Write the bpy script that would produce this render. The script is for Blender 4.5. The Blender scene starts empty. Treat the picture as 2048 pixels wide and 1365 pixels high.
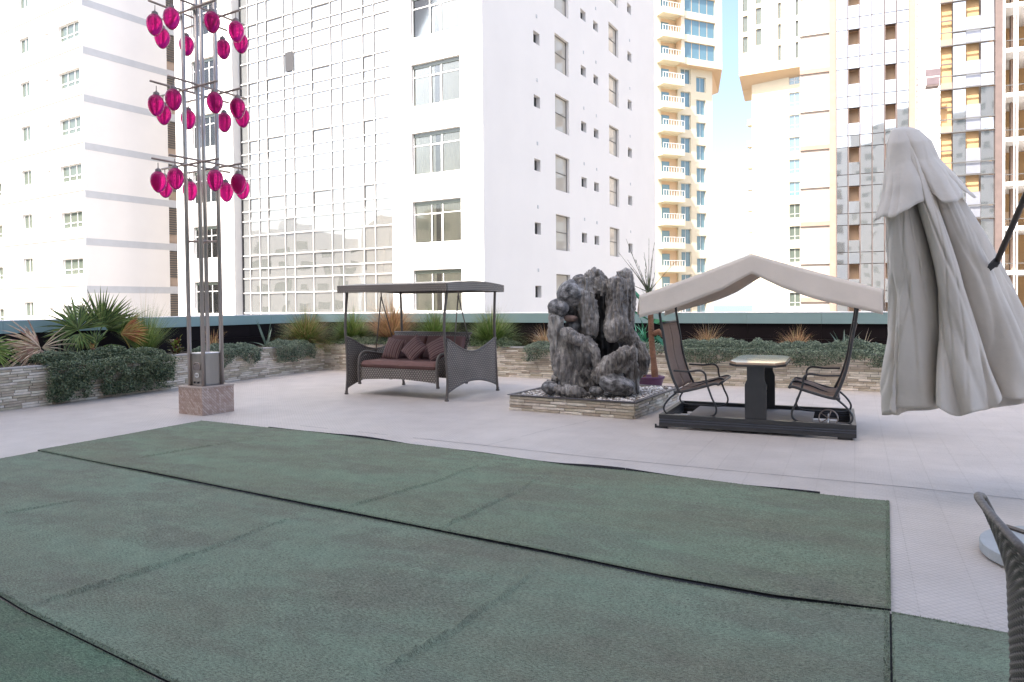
import bpy, bmesh, math, random
import numpy as np
from mathutils import Vector, Matrix, noise
random.seed(7); rng = np.random.default_rng(7)
R = math.radians
SC = bpy.context.scene
COL = SC.collection

# ------------------------------------------------------------------ camera, sky, sun, exposure
W_, H_, FPX, PPY = 2048, 1365, 1430.0, 632.0
TH, RO, EYE = R(0.9), 0.0085, Vector((0, 0, 1.6))
_F = Vector((0, math.cos(TH), -math.sin(TH))); _U = Vector((0, math.sin(TH), math.cos(TH))); _R = Vector((1, 0, 0))
RT = _R*math.cos(RO) - _U*math.sin(RO); UP = _R*math.sin(RO) + _U*math.cos(RO)
cd = bpy.data.cameras.new('camera'); cam = bpy.data.objects.new('camera', cd); COL.objects.link(cam)
cd.sensor_width = 36; cd.lens = 36*FPX/W_; cd.shift_y = (PPY - H_/2)/W_; cd.clip_start = 0.05; cd.clip_end = 9000
cam.matrix_world = Matrix(((RT.x, UP.x, -_F.x, 0), (RT.y, UP.y, -_F.y, 0), (RT.z, UP.z, -_F.z, EYE.z), (0, 0, 0, 1)))
SC.camera = cam
SUN_EL, SUN_AZ = R(54), R(224.5)
wd = bpy.data.worlds.new('World'); SC.world = wd; wd.use_nodes = True
nt = wd.node_tree; bg = nt.nodes['Background']
sky = nt.nodes.new('ShaderNodeTexSky'); sky.sky_type = 'NISHITA'; sky.sun_disc = False
sky.sun_elevation = SUN_EL; sky.sun_rotation = SUN_AZ; sky.dust_density = 4.0; sky.air_density = 0.9; sky.ozone_density = 0.4
# pale haze low in the sky, the same all round
_tc = nt.nodes.new('ShaderNodeTexCoord'); _sp = nt.nodes.new('ShaderNodeSeparateXYZ'); nt.links.new(_tc.outputs['Generated'], _sp.inputs[0])
_mr = nt.nodes.new('ShaderNodeMapRange'); _mr.interpolation_type = 'SMOOTHERSTEP'; nt.links.new(_sp.outputs[2], _mr.inputs[0])
_mr.inputs[1].default_value = -.02; _mr.inputs[2].default_value = .30; _mr.inputs[3].default_value = .92; _mr.inputs[4].default_value = 0
_mx = nt.nodes.new('ShaderNodeMix'); _mx.data_type = 'RGBA'; nt.links.new(_mr.outputs[0], _mx.inputs[0]); nt.links.new(sky.outputs[0], _mx.inputs[6]); _mx.inputs[7].default_value = (2.65, 2.7, 2.75, 1)
nt.links.new(_mx.outputs[2], bg.inputs[0]); bg.inputs[1].default_value = 0.12
sd = bpy.data.lights.new('sun', 'SUN'); sd.energy = 3.2; sd.angle = R(0.53); sd.color = (1, .95, .87)
sun = bpy.data.objects.new('sun', sd); COL.objects.link(sun)
SDIR = Vector((math.sin(SUN_AZ)*math.cos(SUN_EL), math.cos(SUN_AZ)*math.cos(SUN_EL), math.sin(SUN_EL)))
sun.rotation_euler = SDIR.to_track_quat('Z', 'Y').to_euler(); sun.location = (0, 0, 60)
vs = SC.view_settings; vs.view_transform = 'Standard'; vs.look = 'None'; vs.exposure = 1.97; vs.gamma = 1; vs.use_curve_mapping = False
SC.render.engine = 'CYCLES'
SC.cycles.max_bounces = 7; SC.cycles.diffuse_bounces = 4; SC.cycles.glossy_bounces = 4; SC.cycles.transmission_bounces = 4
SC.cycles.transparent_max_bounces = 8; SC.cycles.caustics_reflective = False; SC.cycles.caustics_refractive = False

# ------------------------------------------------------------------ measuring helpers (photo pixel -> real point)
def ray(px, py):
    return (_F + RT*((px-W_/2)/FPX) - UP*((py-PPY)/FPX))
def G(px, py, z=0.0):
    r = ray(px, py); t = (z-EYE.z)/r.z; return EYE + r*t
def WP(px, py, D):
    r = ray(px, py); return EYE + r*(D/r.y)
def on_plane(px, py, P, n):
    r = ray(px, py); t = (P-EYE).dot(n)/r.dot(n); return EYE + r*t

# ------------------------------------------------------------------ materials
def mat(name, col, rough=.6, metal=0., var=0., vscale=4., bump=0., bscale=60., spec=.5, island=0., objr=0.,
        col2=None, stretch=None, coord='Object', trans=0., vdetail=5, hue=0., bdist=.01):
    m = bpy.data.materials.new(name); m.use_nodes = True; t = m.node_tree; N = t.nodes; L = t.links
    b = N['Principled BSDF']; b.inputs['Base Color'].default_value = (*col, 1)
    b.inputs['Roughness'].default_value = rough; b.inputs['Metallic'].default_value = metal
    b.inputs['Specular IOR Level'].default_value = spec
    if trans: b.inputs['Transmission Weight'].default_value = trans
    tc = N.new('ShaderNodeTexCoord'); vec = tc.outputs[coord]
    if stretch:
        mp = N.new('ShaderNodeMapping'); mp.inputs['Scale'].default_value = stretch; L.new(vec, mp.inputs[0]); vec = mp.outputs[0]
    if var or island or objr or col2:
        n = N.new('ShaderNodeTexNoise'); n.inputs['Scale'].default_value = vscale; n.inputs['Detail'].default_value = vdetail
        n.inputs['Roughness'].default_value = .6
        L.new(vec, n.inputs['Vector'])
        cout = None
        if col2:
            cr = N.new('ShaderNodeValToRGB'); cr.color_ramp.elements[0].position = .38; cr.color_ramp.elements[1].position = .62
            cr.color_ramp.elements[0].color = (*col, 1); cr.color_ramp.elements[1].color = (*col2, 1)
            if island or objr: 
                g = N.new('ShaderNodeNewGeometry'); oi = N.new('ShaderNodeObjectInfo')
                a = N.new('ShaderNodeMath'); a.operation = 'ADD'; L.new(g.outputs['Random Per Island'], a.inputs[0]); L.new(oi.outputs['Random'], a.inputs[1])
                f = N.new('ShaderNodeMath'); f.operation = 'FRACT'; L.new(a.outputs[0], f.inputs[0])
                mm = N.new('ShaderNodeMix'); mm.inputs[0].default_value = .7
                L.new(n.outputs[0], mm.inputs[2]); L.new(f.outputs[0], mm.inputs[3]); L.new(mm.outputs[0], cr.inputs[0])
            else: L.new(n.outputs[0], cr.inputs[0])
            cout = cr.outputs[0]
        hs = N.new('ShaderNodeHueSaturation'); hs.inputs['Color'].default_value = (*col, 1)
        if cout: L.new(cout, hs.inputs['Color'])
        mr = N.new('ShaderNodeMapRange'); mr.inputs[1].default_value = .25; mr.inputs[2].default_value = .75
        mr.inputs[3].default_value = 1-var; mr.inputs[4].default_value = 1+var; L.new(n.outputs[0], mr.inputs[0])
        val = mr.outputs[0]
        if island or objr:
            g = N.new('ShaderNodeNewGeometry'); oi = N.new('ShaderNodeObjectInfo')
            a = N.new('ShaderNodeMath'); a.operation = 'ADD'; L.new(g.outputs['Random Per Island'], a.inputs[0]); L.new(oi.outputs['Random'], a.inputs[1])
            f = N.new('ShaderNodeMath'); f.operation = 'FRACT'; L.new(a.outputs[0], f.inputs[0])
            r2 = N.new('ShaderNodeMapRange'); am = max(island, objr); r2.inputs[3].default_value = 1-am; r2.inputs[4].default_value = 1+am
            L.new(f.outputs[0], r2.inputs[0])
            mu = N.new('ShaderNodeMath'); mu.operation = 'MULTIPLY'; L.new(val, mu.inputs[0]); L.new(r2.outputs[0], mu.inputs[1]); val = mu.outputs[0]
            if hue:
                s7 = N.new('ShaderNodeMath'); s7.operation = 'MULTIPLY'; s7.inputs[1].default_value = 7.31; L.new(f.outputs[0], s7.inputs[0])
                fr = N.new('ShaderNodeMath'); fr.operation = 'FRACT'; L.new(s7.outputs[0], fr.inputs[0])
                r3 = N.new('ShaderNodeMapRange'); r3.inputs[3].default_value = .5-hue; r3.inputs[4].default_value = .5+hue
                L.new(fr.outputs[0], r3.inputs[0]); L.new(r3.outputs[0], hs.inputs['Hue'])
        L.new(val, hs.inputs['Value']); L.new(hs.outputs[0], b.inputs['Base Color'])
    if bump:
        n2 = N.new('ShaderNodeTexNoise'); n2.inputs['Scale'].default_value = bscale; n2.inputs['Detail'].default_value = 4
        L.new(vec, n2.inputs['Vector']); bp = N.new('ShaderNodeBump'); bp.inputs['Strength'].default_value = bump; bp.inputs['Distance'].default_value = bdist
        L.new(n2.outputs[0], bp.inputs['Height']); L.new(bp.outputs[0], b.inputs['Normal'])
    return m

def nmath(t, op, a, b=None, c=None):
    n = t.nodes.new('ShaderNodeMath'); n.operation = op
    for i, v in enumerate((a, b, c)):
        if v is None: continue
        if isinstance(v, (int, float)): n.inputs[i].default_value = v
        else: t.links.new(v, n.inputs[i])
    return n.outputs[0]

def weave_mat(name, c1, c2, sx, sz, rough=.45, axes='xz'):
    """woven flat strand look: two interlaced strand directions, bump + colour of strands vs gaps"""
    m = bpy.data.materials.new(name); m.use_nodes = True; t = m.node_tree; L = t.links; b = t.nodes['Principled BSDF']
    tc = t.nodes.new('ShaderNodeTexCoord'); sp = t.nodes.new('ShaderNodeSeparateXYZ'); L.new(tc.outputs['Object'], sp.inputs[0])
    o = {'x': sp.outputs[0], 'y': sp.outputs[1], 'z': sp.outputs[2]}
    if len(axes) == 3: u = nmath(t, 'ADD', o[axes[0]], o[axes[1]]); v = o[axes[2]]
    else: u = o[axes[0]]; v = o[axes[1]]
    a = nmath(t, 'SINE', nmath(t, 'MULTIPLY', u, 2*math.pi/sx)); 
    vv = nmath(t, 'MULTIPLY', v, 2*math.pi/sz)
    row = nmath(t, 'SINE', vv)
    flip = nmath(t, 'SIGN', nmath(t, 'SINE', nmath(t, 'MULTIPLY', vv, .5)))
    h = nmath(t, 'MULTIPLY', a, flip)
    h1 = nmath(t, 'MULTIPLY_ADD', h, .3, .5)
    rr = nmath(t, 'ABSOLUTE', nmath(t, 'SINE', nmath(t, 'MULTIPLY', vv, .5)))
    hh = nmath(t, 'MULTIPLY', h1, nmath(t, 'POWER', rr, .5))
    cr = t.nodes.new('ShaderNodeValToRGB'); cr.color_ramp.elements[0].color = (*c1, 1); cr.color_ramp.elements[1].color = (*c2, 1)
    cr.color_ramp.elements[0].position = .15; cr.color_ramp.elements[1].position = .6
    L.new(hh, cr.inputs[0]); 
    n = t.nodes.new('ShaderNodeTexNoise'); n.inputs['Scale'].default_value = 3; L.new(tc.outputs['Object'], n.inputs[0])
    hs = t.nodes.new('ShaderNodeHueSaturation'); L.new(cr.outputs[0], hs.inputs['Color'])
    L.new(nmath(t, 'MULTIPLY_ADD', n.outputs[0], .7, .65), hs.inputs['Value']); L.new(hs.outputs[0], b.inputs['Base Color'])
    bp = t.nodes.new('ShaderNodeBump'); bp.inputs['Strength'].default_value = .9; bp.inputs['Distance'].default_value = .006
    L.new(hh, bp.inputs['Height']); L.new(bp.outputs[0], b.inputs['Normal']); b.inputs['Roughness'].default_value = rough
    return m

# ------------------------------------------------------------------ mesh helpers
class MB:
    def __init__(s): s.v = []; s.f = []
    def add(s, vs, fs):
        o = len(s.v); s.v += [tuple(p) for p in vs]; s.f += [tuple(i+o for i in f) for f in fs]; return s
    def box(s, a, b, M=None):
        x0, y0, z0 = a; x1, y1, z1 = b
        vs = [Vector(p) for p in ((x0,y0,z0),(x1,y0,z0),(x1,y1,z0),(x0,y1,z0),(x0,y0,z1),(x1,y0,z1),(x1,y1,z1),(x0,y1,z1))]
        if M: vs = [M @ p for p in vs]
        return s.add(vs, ((3,2,1,0),(4,5,6,7),(0,1,5,4),(1,2,6,5),(2,3,7,6),(3,0,4,7)))
    def quad(s, a, b, c, d): return s.add((a, b, c, d), ((0, 1, 2, 3),))
    def tube(s, pts, r, n=8, ry=None, cap=True):
        pts = [Vector(p) for p in pts]; k = len(pts)
        if not hasattr(r, '__len__'): r = [r]*k
        if ry is None: ry = r
        elif not hasattr(ry, '__len__'): ry = [ry]*k
        rings = []; nx = None
        for i, p in enumerate(pts):
            tg = (pts[min(i+1, k-1)] - pts[max(i-1, 0)]).normalized()
            if nx is None:
                a = Vector((0, 0, 1)) if abs(tg.z) < .9 else Vector((1, 0, 0)); nx = a.cross(tg).normalized()
            else:
                nx = (nx - tg*nx.dot(tg)); nx = nx.normalized() if nx.length > 1e-6 else Vector((1, 0, 0)).cross(tg).normalized()
            ny = tg.cross(nx)
            rings.append([p + nx*(r[i]*math.cos(2*math.pi*j/n)) + ny*(ry[i]*math.sin(2*math.pi*j/n)) for j in range(n)])
        vs = [q for g in rings for q in g]; fs = []
        for i in range(k-1):
            for j in range(n):
                fs.append((i*n+j, i*n+(j+1) % n, (i+1)*n+(j+1) % n, (i+1)*n+j))
        if cap: fs += [tuple(range(n-1, -1, -1)), tuple((k-1)*n+j for j in range(n))]
        return s.add(vs, fs)
    def lathe(s, prof, n=16, c=(0, 0, 0)):
        vs = []; fs = []
        for r, z in prof:
            for j in range(n): vs.append((c[0]+r*math.cos(2*math.pi*j/n), c[1]+r*math.sin(2*math.pi*j/n), c[2]+z))
        for i in range(len(prof)-1):
            for j in range(n): fs.append((i*n+j, i*n+(j+1) % n, (i+1)*n+(j+1) % n, (i+1)*n+j))
        fs += [tuple(range(n-1, -1, -1)), tuple((len(prof)-1)*n+j for j in range(n))]
        return s.add(vs, fs)
    def prism(s, poly, z0, z1):
        n = len(poly); vs = [(x, y, z0) for x, y in poly] + [(x, y, z1) for x, y in poly]
        return s.add(vs, [tuple(range(n-1, -1, -1)), tuple(range(n, 2*n))] + [(i, (i+1) % n, n+(i+1) % n, n+i) for i in range(n)])
    def grid(s, fn, nu, nv, closed=False):
        vs = [fn(i/nu, j/nv) for i in range(nu+1) for j in range(nv+1)]
        fs = [(i*(nv+1)+j, (i+1)*(nv+1)+j, (i+1)*(nv+1)+j+1, i*(nv+1)+j+1) for i in range(nu) for j in range(nv)]
        return s.add(vs, fs)
    def mesh(s, name, smooth=False):
        m = bpy.data.meshes.new(name); m.from_pydata(s.v, [], s.f)
        if smooth: m.polygons.foreach_set('use_smooth', [True]*len(m.polygons))
        m.update(); return m

def npmesh(name, V, nper, smooth=False):
    """V (k*nper,3): k separate faces of nper corners"""
    V = np.asarray(V, dtype=np.float32).reshape(-1, 3); k = len(V)//nper
    m = bpy.data.meshes.new(name); m.vertices.add(len(V)); m.vertices.foreach_set('co', V.ravel())
    m.loops.add(k*nper); m.loops.foreach_set('vertex_index', np.arange(k*nper, dtype=np.int32))
    m.polygons.add(k); m.polygons.foreach_set('loop_start', np.arange(0, k*nper, nper, dtype=np.int32))
    m.polygons.foreach_set('loop_total', np.full(k, nper, dtype=np.int32))
    m.update(calc_edges=True); m.validate(); return m

def link(name, data, m=None, parent=None, M=None):
    o = bpy.data.objects.new(name, data); COL.objects.link(o)
    if m and data and not data.materials: data.materials.append(m)
    if parent: o.parent = parent
    if M is not None: o.matrix_basis = M
    return o
def part(name, mb, m, parent=None, M=None, smooth=False, bevel=0, solid=0, smooth_angle=None):
    me = mb.mesh(name, smooth) if isinstance(mb, MB) else mb
    o = link(name, me, m, parent, M)
    if solid:
        s = o.modifiers.new('solid', 'SOLIDIFY'); s.thickness = solid; s.offset = 0
    if bevel:
        bv = o.modifiers.new('bevel', 'BEVEL'); bv.width = bevel; bv.segments = 2; bv.limit_method = 'ANGLE'
    return o
def tag(o, label, cat, group=None):
    o['label'] = label; o['category'] = cat
    if group: o['group'] = group
    return o
def thing(name, label, cat, loc=(0, 0, 0), rz=0, group=None):
    o = bpy.data.objects.new(name, None); COL.objects.link(o); o.location = loc; o.rotation_euler = (0, 0, rz)
    o.empty_display_size = .2
    return tag(o, label, cat, group)
def struct(o, kind='structure'): o['kind'] = kind; return o
def copy_tree(o, parent=None):
    c = o.copy(); COL.objects.link(c); c.parent = parent
    for ch in list(o.children): copy_tree(ch, c)
    return c
def TM(x, y, z): return Matrix.Translation((x, y, z))
def RZ(a): return Matrix.Rotation(a, 4, 'Z')
def RX(a): return Matrix.Rotation(a, 4, 'X')
def RY(a): return Matrix.Rotation(a, 4, 'Y')
def smoothpts(pts, k=6):
    """Catmull-Rom through points"""
    P = [Vector(p) for p in pts]; P = [P[0]*2-P[1]] + P + [P[-1]*2-P[-2]]; out = []
    for i in range(1, len(P)-2):
        for j in range(k):
            t = j/k; a, b, c, d = P[i-1], P[i], P[i+1], P[i+2]
            out.append(.5*((2*b)+(c-a)*t+(2*a-5*b+4*c-d)*t*t+(3*b-a-3*c+d)*t**3))
    out.append(P[-2]); return out
# ------------------------------------------------------------------ directions of the terrace grid
AZ = R(25.6)
UD = Vector((math.cos(AZ), -math.sin(AZ), 0)); VD = Vector((math.sin(AZ), math.cos(AZ), 0))
CORNER = Vector((-4.75, 18.05, 0))
GROUND_Z = -32.0
# ------------------------------------------------------------------ setting
M_asph = mat('city_ground', (.32, .29, .25), .9, var=.25, vscale=.05)
g = part('ground', MB().quad((-3000, -3000, GROUND_Z), (3000, -3000, GROUND_Z), (3000, 420, GROUND_Z), (-3000, 420, GROUND_Z)), M_asph); struct(g)
M_sea = mat('sea_water', (.07, .16, .2), .18, var=.15, vscale=.02, bump=.3, bscale=.6, bdist=.3)
g = part('sea', MB().quad((-6000, 420, GROUND_Z-.4), (6000, 420, GROUND_Z-.4), (6000, 7500, GROUND_Z-.4), (-6000, 7500, GROUND_Z-.4)), M_sea); struct(g)

def deck_mat():
    m = bpy.data.materials.new('deck_tiles'); m.use_nodes = True; t = m.node_tree; L = t.links; b = t.nodes['Principled BSDF']
    tc = t.nodes.new('ShaderNodeTexCoord')
    mp = t.nodes.new('ShaderNodeMapping'); L.new(tc.outputs['Object'], mp.inputs[0])
    mp.inputs['Rotation'].default_value = (0, 0, AZ)
    # embossed lozenges in every tile
    sp = t.nodes.new('ShaderNodeSeparateXYZ'); L.new(mp.outputs[0], sp.inputs[0])
    k = 2*math.pi/.10
    sx = nmath(t, 'SINE', nmath(t, 'MULTIPLY', nmath(t, 'ADD', sp.outputs[0], sp.outputs[1]), k))
    sy = nmath(t, 'SINE', nmath(t, 'MULTIPLY', nmath(t, 'SUBTRACT', sp.outputs[0], sp.outputs[1]), k))
    loz = nmath(t, 'MULTIPLY', sx, sy)
    loz = nmath(t, 'SMOOTH_MIN', nmath(t, 'ABSOLUTE', loz), .35, .2)
    br = t.nodes.new('ShaderNodeTexBrick'); br.offset = 0; br.squash = 1
    br.inputs['Scale'].default_value = 1; br.inputs['Brick Width'].default_value = .30; br.inputs['Row Height'].default_value = .30
    br.inputs['Mortar Size'].default_value = .0025; br.inputs['Mortar Smooth'].default_value = .3; br.inputs['Bias'].default_value = 0
    br.inputs['Color1'].default_value = (.985, .985, .985, 1); br.inputs['Color2'].default_value = (1.015, 1.01, 1.01, 1)
    br.inputs['Mortar'].default_value = (.90, .89, .88, 1)
    L.new(mp.outputs[0], br.inputs['Vector'])
    def noi(sc, de=5):
        n = t.nodes.new('ShaderNodeTexNoise'); n.inputs['Scale'].default_value = sc; n.inputs['Detail'].default_value = de; L.new(mp.outputs[0], n.inputs['Vector']); return n.outputs[0]
    cr = t.nodes.new('ShaderNodeValToRGB'); e = cr.color_ramp.elements
    e[0].position = .3; e[0].color = (.49, .435, .385, 1); e[1].position = .7; e[1].color = (.625, .565, .51, 1)
    L.new(nmath(t, 'MULTIPLY_ADD', noi(2.6, 6), .45, nmath(t, 'MULTIPLY', noi(.45, 7), .55)), cr.inputs[0])
    mx = t.nodes.new('ShaderNodeMix'); mx.data_type = 'RGBA'; mx.blend_type = 'MULTIPLY'; mx.inputs[0].default_value = 1
    L.new(cr.outputs[0], mx.inputs[6]); L.new(br.outputs[0], mx.inputs[7])
    hs = t.nodes.new('ShaderNodeHueSaturation'); L.new(mx.outputs[2], hs.inputs['Color'])
    v = nmath(t, 'MULTIPLY_ADD', noi(30), .16, .92)
    v = nmath(t, 'MULTIPLY', v, nmath(t, 'MULTIPLY_ADD', loz, .34, .90))
    L.new(v, hs.inputs['Value']); L.new(hs.outputs[0], b.inputs['Base Color'])
    h = nmath(t, 'ADD', nmath(t, 'MULTIPLY', loz, 1.4), nmath(t, 'MULTIPLY', br.outputs['Fac'], -.4))
    h = nmath(t, 'ADD', h, nmath(t, 'MULTIPLY', noi(90, 2), .25))
    bp = t.nodes.new('ShaderNodeBump'); bp.inputs['Strength'].default_value = .8; bp.inputs['Distance'].default_value = .006
    L.new(h, bp.inputs['Height']); L.new(bp.outputs[0], b.inputs['Normal'])
    b.inputs['Roughness'].default_value = .55; b.inputs['Specular IOR Level'].default_value = .4
    return m
M_deck = deck_mat()
# terrace slab follows the L of the planter and runs back under the hotel
def uv(u, v, z=0.0): return CORNER + UD*u + VD*v + Vector((0, 0, z))
mb = MB(); pl = [uv(-2.3, 2.3), uv(26, 2.3), uv(26, -22), uv(-2.3, -22)]
mb.prism([(p.x, p.y) for p in reversed(pl)], -.6, 0); dk = part('terrace_floor', mb, M_deck); struct(dk)
M_conc = mat('podium_paint', (.6, .58, .55), .8, var=.1, vscale=.5)
mb = MB(); mb.prism([(p.x, p.y) for p in reversed([uv(-2.2, 2.2), uv(25.9, 2.2), uv(25.9, -22), uv(-2.2, -22)])], GROUND_Z, -.601)
o = part('podium', mb, M_conc); tag(o, 'plain rendered podium below the roof terrace', 'podium')

# expansion joints in the floor: narrow ragged dark crack lines
M_joint = mat('joint_dark', (.07, .065, .07), .9)
def crack(pts, w, seg=.12, gaps=()):
    mb = MB(); pts = [Vector(p) for p in pts]; acc = 0
    for a, b in zip(pts[:-1], pts[1:]):
        L = (b-a).length; n = max(1, int(L/seg)); d = (b-a).normalized(); q = Vector((-d.y, d.x, 0))
        for i in range(n):
            s = acc + L*i/n
            if noise.noise(Vector((s*1.3, 3.1, w*50))) > .28: continue
            w0 = w*(.55+.8*abs(noise.noise(Vector((s*3, 0, 1))))); w1 = w*(.55+.8*abs(noise.noise(Vector(((s+L/n)*3, 0, 1)))))
            j0 = .004*noise.noise(Vector((s*4, 7, 0))); j1 = .004*noise.noise(Vector(((s+L/n)*4, 7, 0)))
            p0 = a+d*(L*i/n)+q*j0; p1 = a+d*(L*(i+1)/n)+q*j1
            mb.quad(*[tuple(v) for v in (p0-q*w0, p1-q*w1, p1+q*w1, p0+q*w0)])
        acc += L
    for k, v in enumerate(mb.v): mb.v[k] = (v[0], v[1], .004)
    return mb
o = part('floor_joint', crack([G(600, 852), G(860, 880), G(1180, 915), G(1500, 946), G(1800, 974), G(2048, 1000), G(2300, 1026)], .006), M_joint); struct(o)
o = part('floor_joint', crack([G(255, 810), G(318, 815), G(390, 822)], .004), M_joint); struct(o)
o = part('floor_joint', crack([G(960, 895), G(1090, 862), G(1180, 842)], .0025), M_joint); struct(o)

# ------------------------------------------------------------------ planter walls with ledge-stone cladding
M_stone = mat('ledge_stone', (.53, .455, .35), .8, var=.16, vscale=9, bump=.6, bscale=22, island=.13, objr=.13, col2=(.69, .63, .54), hue=.015)
M_mortar = mat('stone_backing', (.34, .31, .26), .95)
M_coping = mat('coping_edge', (.40, .38, .36), .8, var=.1, bump=.3)
M_soil = mat('planter_soil', (.06, .045, .03), 1, var=.3, vscale=20, bump=.8)
def stone_variants(n=16, h=.043):
    out = []
    for i in range(n):
        L = random.uniform(.16, .48); hh = h*random.uniform(.86, .97); dp = random.uniform(.006, .024)
        mb = MB(); k = 4; e = .004
        fr = []
        for a in range(k+1):
            x = L*a/k; j = lambda: random.uniform(-.003, .003)
            fr.append(((x, -dp+j(), e+j()*.6), (x, -dp-random.uniform(0, .004), hh*.55), (x, -dp+j(), hh-e+j()*.6)))
        vs = []; 
        for a in range(k+1):
            x = L*a/k + (e if a == 0 else -e if a == k else 0)
            vs += [(x, .0, 0), (x, fr[a][0][1], fr[a][0][2]), (x, fr[a][1][1], fr[a][1][2]), (x, fr[a][2][1], fr[a][2][2]), (x, .0, hh)]
        fs = []
        for a in range(k):
            for b in range(4): fs.append((a*5+b, (a+1)*5+b, (a+1)*5+b+1, a*5+b+1))
        fs += [(4, 3, 2, 1, 0), tuple(k*5+b for b in range(5))]
        mb.add(vs, fs); out.append((L, mb))
    return out
STV = stone_variants(); 
for _s in STV: _s += (None,) if False else ()
STM = [(L, mb, mb.mesh('stone')) for L, mb in STV]
for _, _, me in STM: me.materials.append(M_stone)
def clad(root, length, height, M, limit_fn, n_parts):
    """courses of stones on local plane y=0 (outward -y), x 0..length; nearest ones separate parts, the rest one stuff mesh"""
    row = .043; items = []
    z = 0.0
    while z < height-.02:
        x = -random.uniform(0, .1)
        while x < length:
            L, mb, me = random.choice(STM); sx = 1.0
            x0 = max(x, 0); x1 = min(x+L, length)
            if x1-x0 > .02: items.append((x0, z, (x1-x0)/L, mb, me))
            x += L+.002
        z += row
    items.sort(key=lambda it: limit_fn(it[0], it[1]))
    rest = MB()
    for i, (x, z, sx, mb, me) in enumerate(items):
        T = M @ TM(x, random.uniform(-.005, .005), z) @ Matrix.Diagonal((sx, 1, 1, 1))
        if i < n_parts: link('stone', me, None, root, T)
        else: rest.add([T @ Vector(v) for v in mb.v], mb.f)
    if rest.v: struct(part('ledge_stones', rest, M_stone, root), 'stuff')
WH = .66
# left run: from the corner towards the camera side; local frame x along -VD.. we want outward normal facing +UD (into the terrace)
def wall_run(name, label, P, d, nrm, length, nparts, soil0=0):
    root = thing(name, label, 'planter', tuple(P))
    M = Matrix(((d.x, -nrm.x, 0, 0), (d.y, -nrm.y, 0, 0), (0, 0, 1, 0), (0, 0, 0, 1)))
    mb = MB().box((0, .001, 0), (length, .14, WH-.02), M); part('core', mb, M_mortar, root)
    mb = MB().box((-.0, -.03, WH-.018), (length, .16, WH+.004), M); part('coping', mb, M_coping, root)
    mb = MB(); 
    def gf(a, b): 
        x = soil0 + a*(length-soil0); y = .16+b*1.52; return M @ Vector((x, y, WH-.06+.03*noise.noise(Vector((x, y, 3)))))
    mb.grid(gf, int(length*3), 5); part('soil', mb, M_soil, root, smooth=True)
    def key(x, z): 
        w = root.location + (M @ Vector((x, 0, z))); a = w.x/w.y; return w.length + (100 if abs(a) > .74 else 0)
    clad(root, length, WH-.02, M, key, nparts); return root, M
PL = CORNER.copy()
wl_len = 9.5
left_planter, ML = wall_run('planter_wall', 'long low planter faced with ledge stone on the left, under the big fan palm', PL - VD*wl_len, VD, UD, wl_len, 280)
right_planter, MR = wall_run('planter_wall', 'low planter faced with ledge stone running behind the wicker swing, fountain and glider', PL + Vector((0, 0, 0)), UD, -VD, 17.5, 280, -1.65)

# ------------------------------------------------------------------ parapet: dark panels under a sea-green metal cap
M_black = mat('parapet_black', (.014, .010, .011), .65, var=.2, vscale=1.5, spec=.12)
M_cap = mat('cap_green', (.31, .44, .44), .38, var=.07, vscale=1.2, metal=.15)
M_captop = mat('cap_top', (.72, .75, .76), .45, var=.05)
POFF = 1.72
def parapet(label, P, d, nrm, length, x0):
    root = thing('parapet', label, 'parapet', tuple(P))
    M = Matrix(((d.x, -nrm.x, 0, 0), (d.y, -nrm.y, 0, 0), (0, 0, 1, 0), (0, 0, 0, 1)))
    # wall panels and cap panels, each its own piece
    step = 1.46; x = x0; 
    meA = MB().box((.003, 0, .0), (step-.003, .12, .46)).mesh('wall_panel'); meB = MB().box((.003, 0, .0), (step-.003, .12, .70)).mesh('wall_panel')
    meC = MB().box((.0025, -.05, 1.155), (step-.0025, .50, 1.375)).mesh('cap_panel')
    for me in (meA, meB): me.materials.append(M_black)
    meC.materials.append(M_cap)
    while x < length-.01:
        kx = min(1, (length-x)/step); S = Matrix.Diagonal((kx, 1, 1, 1))
        link('wall_panel', meB, None, root, M @ TM(x, 0, .128) @ S); link('wall_panel', meA, None, root, M @ TM(x, -.003, .834) @ Matrix.Diagonal((kx, 1, .695, 1)))
        o = link('cap_panel', meC, None, root, M @ TM(x, 0, 0) @ S); x += step
    x = min(x, length)
    part('backing', MB().box((x0, .121, 0), (x, .2, 1.15), M), M_black, root)
    part('cap_ledge', MB().box((x0, -.055, 1.377), (x, .52, 1.392), M), M_captop, root)
    return root
parapet('dark parapet with sea green metal cap beyond the left planter', PL - VD*11 - UD*POFF, VD, UD, 11+POFF+.5, 0)
parapet('dark parapet with sea green metal cap behind the glider and fountain', PL - UD*POFF + VD*POFF, UD, -VD, 20, .056)
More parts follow.
